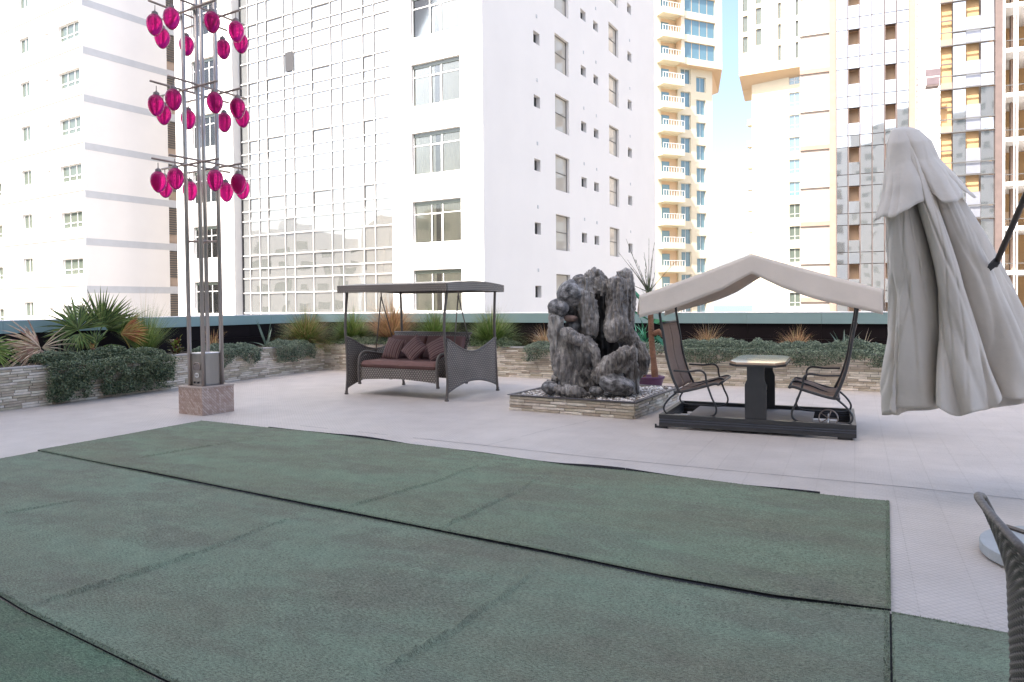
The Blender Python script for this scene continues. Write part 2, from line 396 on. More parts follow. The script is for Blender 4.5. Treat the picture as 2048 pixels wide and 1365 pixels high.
# ------------------------------------------------------------------ facades
class Facade:
    def __init__(s, P, az_deg, inset=0.0):
        a = R(az_deg); s.d = Vector((math.sin(a), math.cos(a), 0)); s.n = Vector((s.d.y, -s.d.x, 0))
        s.P = Vector((P[0], P[1], 0)) - s.n*inset
        s.M = Matrix(((s.d.x, -s.n.x, 0, s.P.x), (s.d.y, -s.n.y, 0, s.P.y), (0, 0, 1, 0), (0, 0, 0, 1)))
    def sz(s, px, py):
        q = on_plane(px, py, s.P, s.n); return (q-s.P).dot(s.d), q.z
    def rect(s, xl, ytl, xr, ybl):
        """left edge x with its top and bottom pixel rows, right edge x"""
        a, zt = s.sz(xl, ytl); _, zb = s.sz(xl, ybl); b, _ = s.sz(xr, ytl); return [a, zb, b, zt]
def holed(s0, s1, z0, z1, rects, depth, mb=None, back=False):
    mb = mb or MB(); xs = sorted({s0, s1, *[r[0] for r in rects], *[r[2] for r in rects]}); zs = sorted({z0, z1, *[r[1] for r in rects], *[r[3] for r in rects]})
    xs = [x for x in xs if s0-1e-6 <= x <= s1+1e-6]; zs = [z for z in zs if z0-1e-6 <= z <= z1+1e-6]
    for i in range(len(xs)-1):
        cx = (xs[i]+xs[i+1])/2; col = [r for r in rects if r[0] < cx < r[2]]; start = None
        for j in range(len(zs)-1):
            cz = (zs[j]+zs[j+1])/2; hole = any(r[1] < cz < r[3] for r in col)
            if not hole and start is None: start = zs[j]
            if hole and start is not None: mb.quad((xs[i], 0, start), (xs[i+1], 0, start), (xs[i+1], 0, zs[j]), (xs[i], 0, zs[j])); start = None
        if start is not None: mb.quad((xs[i], 0, start), (xs[i+1], 0, start), (xs[i+1], 0, zs[-1]), (xs[i], 0, zs[-1]))
    for a, b, c, d in rects:
        mb.quad((a, 0, b), (a, 0, d), (a, depth, d), (a, depth, b)); mb.quad((c, 0, b), (c, depth, b), (c, depth, d), (c, 0, d))
        mb.quad((a, 0, d), (c, 0, d), (c, depth, d), (a, depth, d)); mb.quad((a, 0, b), (a, depth, b), (c, depth, b), (c, 0, b))
    return mb
M_white = mat('white_render', (.765, .75, .735), .8, var=.03, vscale=.35, bump=.1, bscale=3)
M_cream = mat('cream_render', (.77, .755, .745), .85, var=.03, vscale=.5)
M_band = mat('grey_band', (.50, .52, .555), .8, var=.06, vscale=2)
M_frame_w = mat('white_frame', (.75, .75, .74), .5)
M_frame_d = mat('dark_frame', (.12, .12, .12), .5)
M_groove = mat('groove_grey', (.20, .19, .18), .8)
M_mull = mat('mullion_grey', (.58, .57, .56), .5)
M_shadowgap = mat('gap_dark', (.05, .05, .055), .7)
def glass_mat(name, tint, refl, rough=.03, trans=.6, wob=0.0, wscale=.6):
    """window pane: reflects by angle, else lets a tinted view through to what is behind"""
    m = bpy.data.materials.new(name); m.use_nodes = True; t = m.node_tree; L = t.links; t.nodes.remove(t.nodes['Principled BSDF'])
    out = t.nodes['Material Output']; gl = t.nodes.new('ShaderNodeBsdfGlossy'); gl.inputs['Color'].default_value = (.95, .97, .98, 1); gl.inputs['Roughness'].default_value = rough
    tr = t.nodes.new('ShaderNodeBsdfTransparent'); tr.inputs['Color'].default_value = (*tint, 1)
    df = t.nodes.new('ShaderNodeBsdfDiffuse'); df.inputs['Color'].default_value = (*[c*.35 for c in tint], 1)
    m1 = t.nodes.new('ShaderNodeMixShader'); m1.inputs[0].default_value = trans; L.new(df.outputs[0], m1.inputs[1]); L.new(tr.outputs[0], m1.inputs[2])
    fr = t.nodes.new('ShaderNodeFresnel'); fr.inputs[0].default_value = 1.5
    f = nmath(t, 'ADD', nmath(t, 'MULTIPLY', fr.outputs[0], 1-refl), refl)
    m2 = t.nodes.new('ShaderNodeMixShader'); L.new(f, m2.inputs[0]); L.new(m1.outputs[0], m2.inputs[1]); L.new(gl.outputs[0], m2.inputs[2]); L.new(m2.outputs[0], out.inputs[0])
    if wob:
        tc = t.nodes.new('ShaderNodeTexCoord'); oi = t.nodes.new('ShaderNodeObjectInfo'); g = t.nodes.new('ShaderNodeNewGeometry')
        n = t.nodes.new('ShaderNodeTexNoise'); n.noise_dimensions = '4D'; n.inputs['Scale'].default_value = wscale; n.inputs['Detail'].default_value = 1
        L.new(g.outputs['Position'], n.inputs['Vector']); L.new(nmath(t, 'MULTIPLY', oi.outputs['Random'], 50), n.inputs['W'])
        bp = t.nodes.new('ShaderNodeBump'); bp.inputs['Strength'].default_value = 1; bp.inputs['Distance'].default_value = wob
        L.new(n.outputs[0], bp.inputs['Height']); L.new(bp.outputs[0], gl.inputs['Normal'])
    return m
M_pane = glass_mat('pane_clear', (.95, .965, .93), .03, trans=.98)
M_pane_dark = glass_mat('pane_dark', (.25, .28, .27), .10, trans=.5)
M_pane_blue = glass_mat('pane_blue', (.34, .64, .78), .10, trans=0.0)
M_pane_grn = glass_mat('pane_greygreen', (.30, .37, .31), .035, trans=.0)
M_mirror = glass_mat('pane_mirror', (.55, .56, .54), .42, rough=.02, trans=0, wob=.012, wscale=.5)
M_pane_blind = glass_mat('pane_blind', (1.35, 1.28, 1.12), .05, trans=0)
M_curt = mat('curtain', (.74, .71, .62), .9, var=.08, vscale=2)
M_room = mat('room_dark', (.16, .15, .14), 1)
_cache = {}
def window(root, F, r, cols, rows, setb=.14, fw=.05, pane=M_pane, frame=M_frame_w, curtain=None, name='window', room=True, sash=None):
    """frame with bars at cols/rows (fractions); child pane; optional folded curtain behind and dark room box"""
    w, h = r[2]-r[0], r[3]-r[1]; key = (round(w, 2), round(h, 2), tuple(cols), tuple(rows), setb, fw, pane.name, frame.name, curtain)
    if key not in _cache:
        mb = MB(); f = fw
        mb.box((0, 0, 0), (w, .05, f)).box((0, 0, h-f), (w, .05, h)).box((0, 0, f), (f, .05, h-f)).box((w-f, 0, f), (w, .05, h-f))
        for c in cols: mb.box((w*c-f*.5, -.003, f), (w*c+f*.5, .047, h-f))
        for q in rows: mb.box((f, .002, h*q-f*.5), (w-f, .052, h*q+f*.5))
        if sash: 
            a, b = sash; x0, x1, y1 = w*a+f*.6, w*b-f*.6, h*rows[0]-f*.6
            for bb in (((x0, -.02, f), (x0+.03, 0, y1)), ((x1-.03, -.02, f), (x1, 0, y1)), ((x0, -.02, y1-.03), (x1, 0, y1))): mb.box(*bb)
        fm = mb.mesh(name); fm.materials.append(frame)
        pm = MB().box((f*.5, .03, f*.5), (w-f*.5, .038, h-f*.5)).mesh('pane'); pm.materials.append(pane)
        cm = None
        if curtain:
            mb = MB(); k = int(w/.06); gap = random.uniform(.0, .12) if curtain == 2 else 0
            for a, b in ((.0, .5-gap), (.5+gap, 1.0)):
                mb.grid(lambda u, v: (w*(a+(b-a)*u), .062+.014*math.sin(u*(b-a)*w/.11*2*math.pi+.7*math.sin(u*9)), .02+(h-.04)*v), max(8, int(k*(b-a)*2)), 1)
            cm = mb.mesh('curtain', True); cm.materials.append(M_curt)
        rm = None
        if room:
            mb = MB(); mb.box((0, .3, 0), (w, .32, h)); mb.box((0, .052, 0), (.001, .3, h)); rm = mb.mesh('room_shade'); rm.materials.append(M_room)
        _cache[key] = (fm, pm, cm, rm)
    fm, pm, cm, rm = _cache[key]
    o = link(name, fm, None, root, TM(*(-root.location)) @ F.M @ TM(r[0], setb, r[1]))
    link('pane', pm, None, o)
    if cm: link('curtain', cm, None, o)
    if rm: link('room_shade', rm, None, o)
    return o
def fpart(name, mb, m, root, F, **k): return part(name, mb, m, root, TM(*(-root.location)) @ F.M, **k)
def storeys(r, h, ks): return [[r[0], r[1]+h*k, r[2], r[3]+h*k] for k in ks]

# ================================================================== tower with curtain wall (centre)
P2 = (-1.30, 33.8)
FL = Facade(P2, 120.2); FR = Facade(P2, 29.3); FC = Facade(P2, 120.2, inset=.55)
b2 = thing('apartment_tower', 'tall white tower with a mirrored curtain wall and a plain shaded right side', 'building', (P2[0], P2[1], GROUND_Z))
ztop = 26.0
sL, _ = FL.sz(352, 300); sLe, _ = FL.sz(466, 300); sCs, _ = FL.sz(783, 300); sR, _ = FR.sz(1310, 300)
H2 = None
rB = FL.rect(823.5, 268, 920.5, 352); rB2 = FL.rect(822, 131, 920, 213.5); H2 = rB2[3]-rB[3]
print('storey B2', H2, rB, rB2)
rl = FL.rect(387, 455, 441, 519); 
hs = lambda r, ks: storeys(r, H2, ks)
KS = [k for k in range(-4, 6)]
bigs = hs(rB, KS); lefts = hs(rl, [k for k in range(-3, 6)])
fpart('wall', holed(sCs, 0, GROUND_Z, ztop, bigs, .22), M_white, b2, FL)
fpart('wall', holed(sL, sLe, GROUND_Z, ztop, lefts, .22), M_white, b2, FL)
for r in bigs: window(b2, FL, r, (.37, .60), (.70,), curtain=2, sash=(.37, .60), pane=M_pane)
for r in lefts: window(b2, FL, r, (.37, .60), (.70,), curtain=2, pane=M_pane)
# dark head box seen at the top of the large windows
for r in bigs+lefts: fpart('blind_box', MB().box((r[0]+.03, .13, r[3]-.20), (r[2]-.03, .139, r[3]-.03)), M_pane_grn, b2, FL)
# return faces of the recess
fpart('wall', MB().quad((sLe, 0, GROUND_Z), (sLe, .6, GROUND_Z), (sLe, .6, ztop), (sLe, 0, ztop)).quad((sCs, .6, GROUND_Z), (sCs, 0, GROUND_Z), (sCs, 0, ztop), (sCs, .6, ztop)), M_white, b2, FL)
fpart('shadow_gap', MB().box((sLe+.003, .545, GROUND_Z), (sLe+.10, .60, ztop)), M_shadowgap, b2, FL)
# curtain wall
cols_px = [484.5, 498, 517.5, 534.5, 569, 588, 625, 663, 685, 727, 749.5, 783]
cs = [FC.sz(x, 300)[0] for x in cols_px]; cs[0] = sLe+.10; cs[-1] = sCs+.02
zr0 = FC.sz(500.7, 50.6)[1]; 
fr = [0, .23, .40, .655]
zl = []
for k in range(-7, 4):
    for f in fr: zl.append(zr0 + k*H2 + (1-f)*H2 - H2)
zl = sorted(zl); zl = [z for z in zl if z < ztop]
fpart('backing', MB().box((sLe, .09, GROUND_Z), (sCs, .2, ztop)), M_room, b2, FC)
rest_p = MB()
for i in range(len(zl)-1):
    for j in range(len(cs)-1):
        a, b, c, d = cs[j], zl[i], cs[j+1], zl[i+1]
        M = TM(*(-b2.location)) @ FC.M @ TM((a+c)/2, .03, (b+d)/2) @ RZ(random.gauss(0, .0035)) @ RX(random.gauss(0, .0035))
        op = (j == 3 and i > 0 and abs(zl[i+1]-FC.sz(569, 105)[1]) < .9)
        if b > -12:
            w2, h2 = (c-a)/2-.02, (d-b)/2-.02
            key = ('cw', round(w2, 2), round(h2, 2))
            if key not in _cache:
                me = MB().box((-w2, 0, -h2), (w2, .01, h2)).mesh('pane'); me.materials.append(M_mirror); _cache[key] = me
            if b > -1.5 and d < 20: link('pane', _cache[key], None, b2, M)
            else: rest_p.add([M @ v.co for v in _cache[key].vertices], [tuple(q.vertices) for q in _cache[key].polygons])
struct(part('panes', rest_p, M_mirror, b2), 'stuff')
for x in cs[1:-1]: fpart('mullion', MB().box((x-.024, -.03, zl[0]), (x+.024, .05, zl[-1])), M_mull, b2, FC)
for z in zl: fpart('transom', MB().box((cs[0], -.034, z-.032), (cs[-1], .046, z+.032)), M_mull, b2, FC)
# small opening lights: thin darker sash outlines, one standing open
for jj, kk in ((1, 0), (3, 0), (6, 0), (9, 0)):
    for k in range(-4, 3):
        zt = [z for z in zl if abs(z-(zr0+k*H2+(0)*H2)) < .02]
        if not zt: continue
        z1 = zt[0]; z0 = z1 - (.345*H2) + .05; a, c = cs[jj]+.05, cs[jj+1]-.05
        mb = MB().box((a, -.01, z0), (a+.025, .03, z1-.06)).box((c-.025, -.01, z0), (c, .03, z1-.06)).box((a, -.01, z1-.085), (c, .03, z1-.06))
        fpart('sash', mb, M_frame_d, b2, FC)
sa, sz_ = FC.sz(571, 105); sb, szb = FC.sz(587, 143)
w = sb-sa; h = sz_-FC.sz(571, 145)[1]
o = part('open_sash', MB().box((0, 0, -h), (w*1.02, .03, 0)), M_frame_w, b2, TM(*(-b2.location)) @ FC.M @ TM(sa, -.05, sz_) @ RX(R(14)))
fpart('opening', MB().box((sa, -.04, sz_-h), (sa+w, -.036, sz_)), M_shadowgap, b2, FC)
# right side
A = FR.rect(1109, 65, 1137, 137); HR = H2
s1 = FR.rect(1066.5, 60, 1079, 84); s2 = FR.rect(1161.5, 129, 1172, 149); s3 = FR.rect(1187, 148, 1196.5, 166); Bw = FR.rect(1217.5, 146, 1237, 204); s4 = FR.rect(1255.5, 198, 1263.5, 217)
print('side', A, s1, s2, s3, Bw, s4)
ks = range(-8, 3); rr = []
for q in (A, s1, s2, s3, Bw, s4): rr += storeys(q, HR, ks)
fpart('wall', holed(0, sR, GROUND_Z, ztop, rr, .30), M_white, b2, FR)
for q in (A, Bw):
    for r in storeys(q, HR, ks): window(b2, FR, r, (), (.52,), setb=.17, pane=M_pane_blind, room=False, frame=M_frame_d, fw=.045)
for q in (s1, s2, s3, s4):
    for r in storeys(q, HR, ks): window(b2, FR, r, (), (), setb=.24, pane=M_pane_dark, frame=M_frame_d, fw=.04)
vents = MB()
for q in (s1, s2, s3, s4):
    for r in storeys(q, HR, ks): 
        cx = (r[0]+r[2])/2
        o = fpart('vent', MB().box((cx-.06, -.03, r[3]+.75), (cx+.06, .0, r[3]+.93)), M_band, b2, FR)
roof = [FL.P + FL.d*0, FL.P + FL.d*sL, FL.P + FL.d*sL + FR.d*sR, FR.P + FR.d*sR]
mb = MB().add([(p.x-P2[0], p.y-P2[1], ztop-GROUND_Z) for p in roof], ((3, 2, 1, 0),))
mb.quad(*[(p.x-P2[0], p.y-P2[1], z-GROUND_Z) for p, z in ((roof[1], GROUND_Z), (roof[1], ztop), (roof[2], ztop), (roof[2], GROUND_Z))])
mb.quad(*[(p.x-P2[0], p.y-P2[1], z-GROUND_Z) for p, z in ((roof[3], GROUND_Z), (roof[2], GROUND_Z), (roof[2], ztop), (roof[3], ztop))])
part('roof', mb, M_white, b2)

# ================================================================== cream block on the left
D1 = 45.0; P1 = ((174-1024)/1430*D1, D1)
F1L = Facade(P1, 122.3); F1R = Facade(P1, 33.0)
b1 = thing('apartment_block', 'white apartment block at far left with grey bands on its cream side wall', 'building', (P1[0], P1[1], GROUND_Z))
H1 = 3.0; z1t = 27.0
zline = F1L.sz(176, 379.5)[1]
q = F1L.rect(121.5, 333, 164.5, 366); big = [q[0], q[1], q[2], F1L.sz(164.5, 318)[1]]
big = F1L.rect(121, 334, 163, 367); 
small = F1L.rect(43.5, 343, 62.5, 373); far = F1L.rect(-32, 372, 3, 398); vent = F1L.rect(95, 332, 101, 344)
small_l = F1L.rect(-95, 385, -72, 415)
sl = F1L.sz(-420, 400)[0]
KS = range(-9, 6)
print('B1', big, small, far, zline)
rects = []
for q in (big, small, far, small_l): rects += storeys(q, H1, KS)
q2 = storeys([big[0]-14.5, big[1], big[2]-14.5, big[3]], H1, KS); rects += q2
fpart('wall', holed(sl, 0, GROUND_Z, z1t, rects, .2), M_white, b1, F1L)
for q in storeys(big, H1, KS) + storeys(far, H1, KS) + q2: window(b1, F1L, q, (.34, .67), (.34,), setb=.14, fw=.06, pane=M_pane_grn, room=False)
for q in storeys(small, H1, KS) + storeys(small_l, H1, KS): window(b1, F1L, q, (.5,), (), setb=.12, fw=.06, pane=M_pane_grn, room=False)
for q in storeys(vent, H1, KS): fpart('vent', MB().box((q[0], -.12, q[1]), (q[2], 0, q[3])), M_cream, b1, F1L)
s1e = F1R.sz(336, 300)[0]; s1f = s1e + 14
fpart('side_wall', MB().quad((0, 0, GROUND_Z), (s1e, 0, GROUND_Z), (s1e, 0, z1t), (0, 0, z1t)), M_cream, b1, F1R)
for k in KS:
    z = zline + k*H1
    if z > z1t: continue
    fpart('floor_groove', MB().box((sl, -.012, z-.055), (-.05, .0, z+.055)), M_groove, b1, F1L)
    fpart('floor_band', MB().box((-.0, -.012, z-.44), (s1e, .0, z+.0)), M_band, b1, F1R)
    # louvred service slot beside the side wall
    lv = MB()
    for j in range(12): lv.box((s1e+.02, .10, z-.55-j*.16), (s1e+1.05, .16, z-.47-j*.16))
    fpart('louvre', lv, M_frame_d, b1, F1R)
M_louvbk = mat('louvre_back', (.42, .33, .27), .8)
fpart('service_slot', MB().quad((s1e, .18, GROUND_Z), (s1f, .18, GROUND_Z), (s1f, .18, z1t), (s1e, .18, z1t)), M_louvbk, b1, F1R)
for k in KS:
    z = zline+k*H1
    fpart('slot_slab', MB().box((s1e+.003, .0, z-.46), (s1e+1.6, .175, z+.05)), M_band, b1, F1R)
mb = MB(); fr_ = [F1L.P+F1L.d*sl, F1L.P, F1L.P+F1R.d*s1f, F1L.P+F1L.d*sl+F1R.d*s1f]
mb.add([(p.x-P1[0], p.y-P1[1], z1t-GROUND_Z) for p in fr_], ((0, 1, 2, 3),)); part('roof', mb, M_conc, b1)

# ================================================================== yellow tower with balconies
DY = 103.0; PY = ((1360-1024)/1430*DY, DY); AY = 113.3-46.6
FY = Facade(PY, 66.7)
M_yel = mat('sand_paint', (.68, .62, .48), .85, var=.04, vscale=.3); M_yel2 = mat('sand_paint_shade', (.64, .47, .32), .85, var=.04, vscale=.3)  # darker copy for shaded faces, shade put into the colour; also frames, partitions
by = thing('residential_tower', 'sand yellow tower with stacked balconies and blue glass, left of the sky gap', 'building', (PY[0], PY[1], GROUND_Z))
zy = 62.0
HY = FY.sz(1360, 172)[1]-FY.sz(1360, 218)[1]
zb = FY.sz(1323, 172)[1]      # balcony floor underside level ref at storey k=0
print('HY', HY, zb)
sx = lambda px, py=300: FY.sz(px, py)[0]
sBl, sBr, sw1a, sw1b, sw2a, sw2b, sEnd = sx(1318), sx(1357), sx(1362), sx(1382), sx(1393), sx(1412), sx(1425)
sLft = sx(1290)
wh = 2.15
R1 = []; Rb = []; Rs = []; 
for k in range(-18, 16):
    z = zb + k*HY
    if z > zy-4: break
    if k < 1:
        R1 += [[sw1a, z+.75, sw1b, z+.75+wh]]; Rs += [[sw2a, z-.15, sw2b, z-.15+wh]]
    Rb += [[sBl+.4, z+.3, sBr-.1, z+HY-.25]]
ktop = 1
strips = [[sBr+.25, zb+k*HY+.75, sx(1421), zb+k*HY+.75+2.3] for k in range(1, 12) if zb+k*HY+3.1 < zy]
fpart('wall', holed(sLft, sEnd, GROUND_Z, zb+ktop*HY-.2, R1+Rs+[r for r in Rb if r[3] < zb+ktop*HY-.2], .35), M_yel, by, FY)
zov = zb+ktop*HY-.2
# overhanging upper block
FYo = Facade(FY.P + FY.n*1.2, 66.7)
fpart('upper_block', holed(sBr-.3, sx(1434), zov, zy, strips, .3), M_yel, by, FYo)
fpart('wall', holed(sLft, sBr-.3, zov, zy, [r for r in Rb if r[1] > zov], .35), M_yel, by, FY)
for r in strips: 
    o = window(by, FYo, r, (.25, .5, .75), (), setb=.2, fw=.05, pane=M_pane_blue, frame=M_yel2, room=False)
e = sx(1434); ch = 3.4
mb = MB()   # chamfered right flank and soffit of the block
mb.quad((e, 0, zov), (e+ch*.62, ch, zov-2.2), (e+ch*.62, ch, zy), (e, 0, zy)); mb.quad((sBr-.3, 0, zov), (sBr-.3, 1.2, zov), (e, 1.2, zov), (e, 0, zov))
mb.quad((sBr-.3, 0, zov), (sBr-.3, 0, zy), (sBr-.3, 1.2, zy), (sBr-.3, 1.2, zov))
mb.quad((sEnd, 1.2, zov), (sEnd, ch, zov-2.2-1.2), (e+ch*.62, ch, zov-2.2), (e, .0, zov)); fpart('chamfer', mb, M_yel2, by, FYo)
fpart('side_wall', MB().quad((sEnd, 0, GROUND_Z), (sEnd, 14, GROUND_Z), (sEnd, 14, zov), (sEnd, 0, zov)), M_yel, by, FY)
for r in R1+Rs: window(by, FY, r, (.5,), (), setb=.25, fw=.05, pane=M_pane_blue, frame=M_frame_w, room=False)
for i, r in enumerate(Rb):
    z = r[1]-.3; w = sBr-sBl
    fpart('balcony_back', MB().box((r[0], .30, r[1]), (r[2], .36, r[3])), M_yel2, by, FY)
    fpart('balcony_door', MB().box((r[0]+.15, .22, r[1]), (r[0]+1.5, .29, r[3]-.5)), M_pane_blue, by, FY)
    o = fpart('balcony', MB().box((sBl-.3, -1.5, z-.12), (sBr, -.002, z+.75)), M_yel, by, FY)
    rl_ = MB()
    for t_ in np.linspace(sBl-.25, sBr-.05, 9): rl_.box((t_-.03, -1.47, z+.75), (t_+.03, -1.42, z+1.45))
    rl_.box((sBl-.3, -1.49, z+1.45), (sBr, -1.41, z+1.53))
    part('railing', rl_, M_frame_w, o)
mb = MB().quad((sLft, 0, zy), (e, -1, zy), (e, 14, zy), (sLft, 14, zy)); fpart('roof', mb, M_yel, by, FY)

# ================================================================== sand tower with overhanging crown (right of the sky gap)
DZ = 107.0; PZ = ((1560-1024)/1430*DZ, DZ); FZ = Facade(PZ, 119.5)
bz = thing('residential_tower', 'pale sand tower with overhanging crown and one window column, right of the sky gap', 'building', (PZ[0], PZ[1], GROUND_Z))
sx = lambda px, py=300: FZ.sz(px, py)[0]
zw = FZ.rect(1578.5, 409, 1600, 437); HZ = FZ.sz(1578, 407)[1]-FZ.sz(1578, 451.3)[1]; 
FZu = Facade(FZ.P + FZ.n*1.8, 119.5)
zcr = FZ.sz(1530, 152)[1]; zzt = 66
body = [r for r in storeys(zw, HZ, range(-16, 8)) if r[3] < zcr+3.2]
print('HZ', HZ, zcr, zw)
fpart('wall', holed(sx(1504), sx(1640), GROUND_Z, zcr+4, body, .3), M_yel, bz, FZ)
for r in body: window(bz, FZ, r, (.5,), (.3,), setb=.22, fw=.05, pane=M_pane_blue if r[1] > 15.5 else M_pane_grn, frame=M_frame_w, room=False)
uw = []
for xa, xb, ya, yb in ((1485.7, 1495.6, 75, 107), (1512, 1522.6, 59, 92), (1556, 1562, 49, 80), (1591, 1596.5, 42, 74)):
    q = FZu.rect(xa, ya, xb, yb); uw += [r for r in storeys(q, HZ*.94, range(-1, 8)) if r[3] < zzt-1 and r[1] > zcr+1.2]
su0, su1 = FZu.sz(1478, 100)[0], FZu.sz(1612, 100)[0]
fpart('crown', holed(su0, su1, zcr, zzt, uw, .3), M_yel, bz, FZu)
for r in uw: window(bz, FZu, r, (.5,), (), setb=.22, fw=.05, pane=M_pane_grn, frame=M_frame_d, room=False)
mb = MB().quad((su0, 0, zcr), (su0, 2.4, zcr-1.6), (su1, 2.4, zcr-1.0), (su1, 0, zcr))
mb.quad((su0, 0, zcr), (su0, 0, zzt), (su0-1.2, 10, zzt), (su0-1.2, 10, zcr-1.2)).quad((su1, 0, zcr), (su1, 9, zcr), (su1, 9, zzt), (su1, 0, zzt))
mb.quad((su0, 2.4, zcr-1.6), (su0-1.2, 10, zcr-1.2), (su1, 10, zcr-1.2), (su1, 2.4, zcr-1.0)).quad((su0, 0, zcr), (su0-1.2, 10, zcr-1.2), (su0, 2.4, zcr-1.6), (su0, 2.4, zcr-1.6))
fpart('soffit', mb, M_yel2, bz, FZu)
for k in range(-14, 6):
    z = FZ.sz(1504, 420.5)[1]+k*HZ
    if z < zcr-4: fpart('balcony', MB().box((sx(1504)-.95, 1.0, z), (sx(1504)+.3, 2.6, z+.9)), M_yel, bz, FZ)
mb = MB().quad((sx(1504), 0, GROUND_Z), (sx(1504), 0, zcr), (sx(1504), 12, zcr), (sx(1504), 12, GROUND_Z)).quad((su0, 0, zzt), (su1, 0, zzt), (su1, 10, zzt), (su0-1.2, 10, zzt))
fpart('side_wall', mb, M_yel, bz, FZ)

# ================================================================== panel-clad tower under construction (right)
DT = 64.0; PT = ((1745-1024)/1430*DT, DT); FT = Facade(PT, 113.0)
bt = thing('unfinished_tower', 'unfinished tower on the right with mirror panels, square openings and open amber floors', 'building', (PT[0], PT[1], GROUND_Z))
M_block = mat('blockwork', (.46, .40, .35), .9, var=.05, vscale=1.2, bump=.3, bscale=8)
M_frameconc = mat('raw_concrete', (.34, .25, .20), .9, var=.1, vscale=1.5)
M_panel = glass_mat('mirror_panel', (.42, .44, .46), .50, rough=.03, trans=0, wob=.02, wscale=.3)
M_panel_g = mat('grey_panel', (.33, .34, .38), .35, metal=.5, var=.12, vscale=1)
M_amber = mat('amber_interior', (.50, .32, .16), .8, var=.2, vscale=.5)
M_tube = mat('mast_brown', (.15, .11, .10), .7, var=.15, vscale=2)
sx = lambda px, py=300: FT.sz(px, py)[0]
zt = 37.0
wo = FT.rect(1697, 139.5, 1719, 169.5); HT = FT.sz(1697, 217)[1]-FT.sz(1697, 295)[1]
print('HT', HT, wo)
cpx = [1672.5, 1696, 1720, 1744, 1769, 1793, 1818]; pc = [sx(x) for x in cpx]
def dup_st(r, ks): return storeys(r, HT, ks)
KT = range(-11, 5)
w5 = [pc[4], wo[1], pc[5], wo[3]]; w2 = [pc[1], wo[1], pc[2], wo[3]]
ops = dup_st([pc[1]+.08, wo[1], pc[2]-.08, wo[3]], KT) + dup_st([pc[4]+.08, wo[1], pc[5]-.08, wo[3]], KT)
ops = [r for r in ops if r[3] < zt-.3]
fpart('wall', holed(pc[0], pc[6], GROUND_Z, zt, ops, .45), M_tube, bt, FT)
for r in ops:
    fpart('opening', MB().quad((r[0], .9, r[1]), (r[2], .9, r[1]), (r[2], .9, r[3]), (r[0], .9, r[3])).quad((r[0], .45, r[3]), (r[2], .45, r[3]), (r[2], .9, r[3]), (r[0], .9, r[3])).quad((r[2], .45, r[1]), (r[2], .9, r[1]), (r[2], .9, r[3]), (r[2], .45, r[3])), M_yel2, bt, FT)
for k in KT:
    zb0 = wo[3] + k*HT; zt1 = zb0 + .30*HT; zb1 = zb0-.70*HT
    for j in range(6):
        a, c = pc[j]+.045, pc[j+1]-.045
        segs = [(zb0+.03, zt1-.03)]
        if j in (1, 4): segs += [(zb1+.03, wo[1]+k*HT-.03)]
        else: segs += [(zb1+.03, zb0-.03)]
        for z0, z1 in segs:
            if z1 > zt or z0 < -12: continue
            key = ('pp', round(c-a, 2), round(z1-z0, 2))
            if key not in _cache:
                w2_, h2_ = (c-a)/2, (z1-z0)/2; me = MB().box((-w2_, 0, -h2_), (w2_, .04, h2_)).mesh('cladding_panel'); me.materials.append(M_panel); _cache[key] = me
            link('cladding_panel', _cache[key], None, bt, TM(*(-bt.location)) @ FT.M @ TM((a+c)/2, -.10, (z0+z1)/2) @ RZ(random.gauss(0, .008)) @ RX(random.gauss(0, .008)))
# blockwork bay on the left end, with its concrete frame
s0 = sx(1600); s1 = pc[0]-.02
fpart('block_wall', MB().quad((s0, .25, GROUND_Z), (s1, .25, GROUND_Z), (s1, .25, zt), (s0, .25, zt)), M_block, bt, FT)
fpart('column', MB().box((s1-.55, .05, GROUND_Z), (s1, .5, zt)), M_frameconc, bt, FT)
fpart('edge_strip', MB().box((s1+.0, -.08, GROUND_Z), (s1+.07, .3, zt)), M_tube, bt, FT)
for k in KT: fpart('floor_slab', MB().box((s0, .12, wo[3]+k*HT+.1), (s1-.55, .5, wo[3]+k*HT+.5)), M_block if k % 2 else M_frameconc, bt, FT)
fpart('end_wall', MB().quad((s0, .25, GROUND_Z), (s0, .25, zt), (s0, 14, zt), (s0, 14, GROUND_Z)), M_block, bt, FT)
# to the right: concrete pier, white boarded strip, mast
fpart('pier', MB().box((pc[6], -.02, GROUND_Z), (sx(1833), .5, zt)), M_frameconc, bt, FT)
fpart('boarded_strip', MB().box((sx(1833), .1, GROUND_Z), (sx(1881), .5, zt)), M_white, bt, FT)
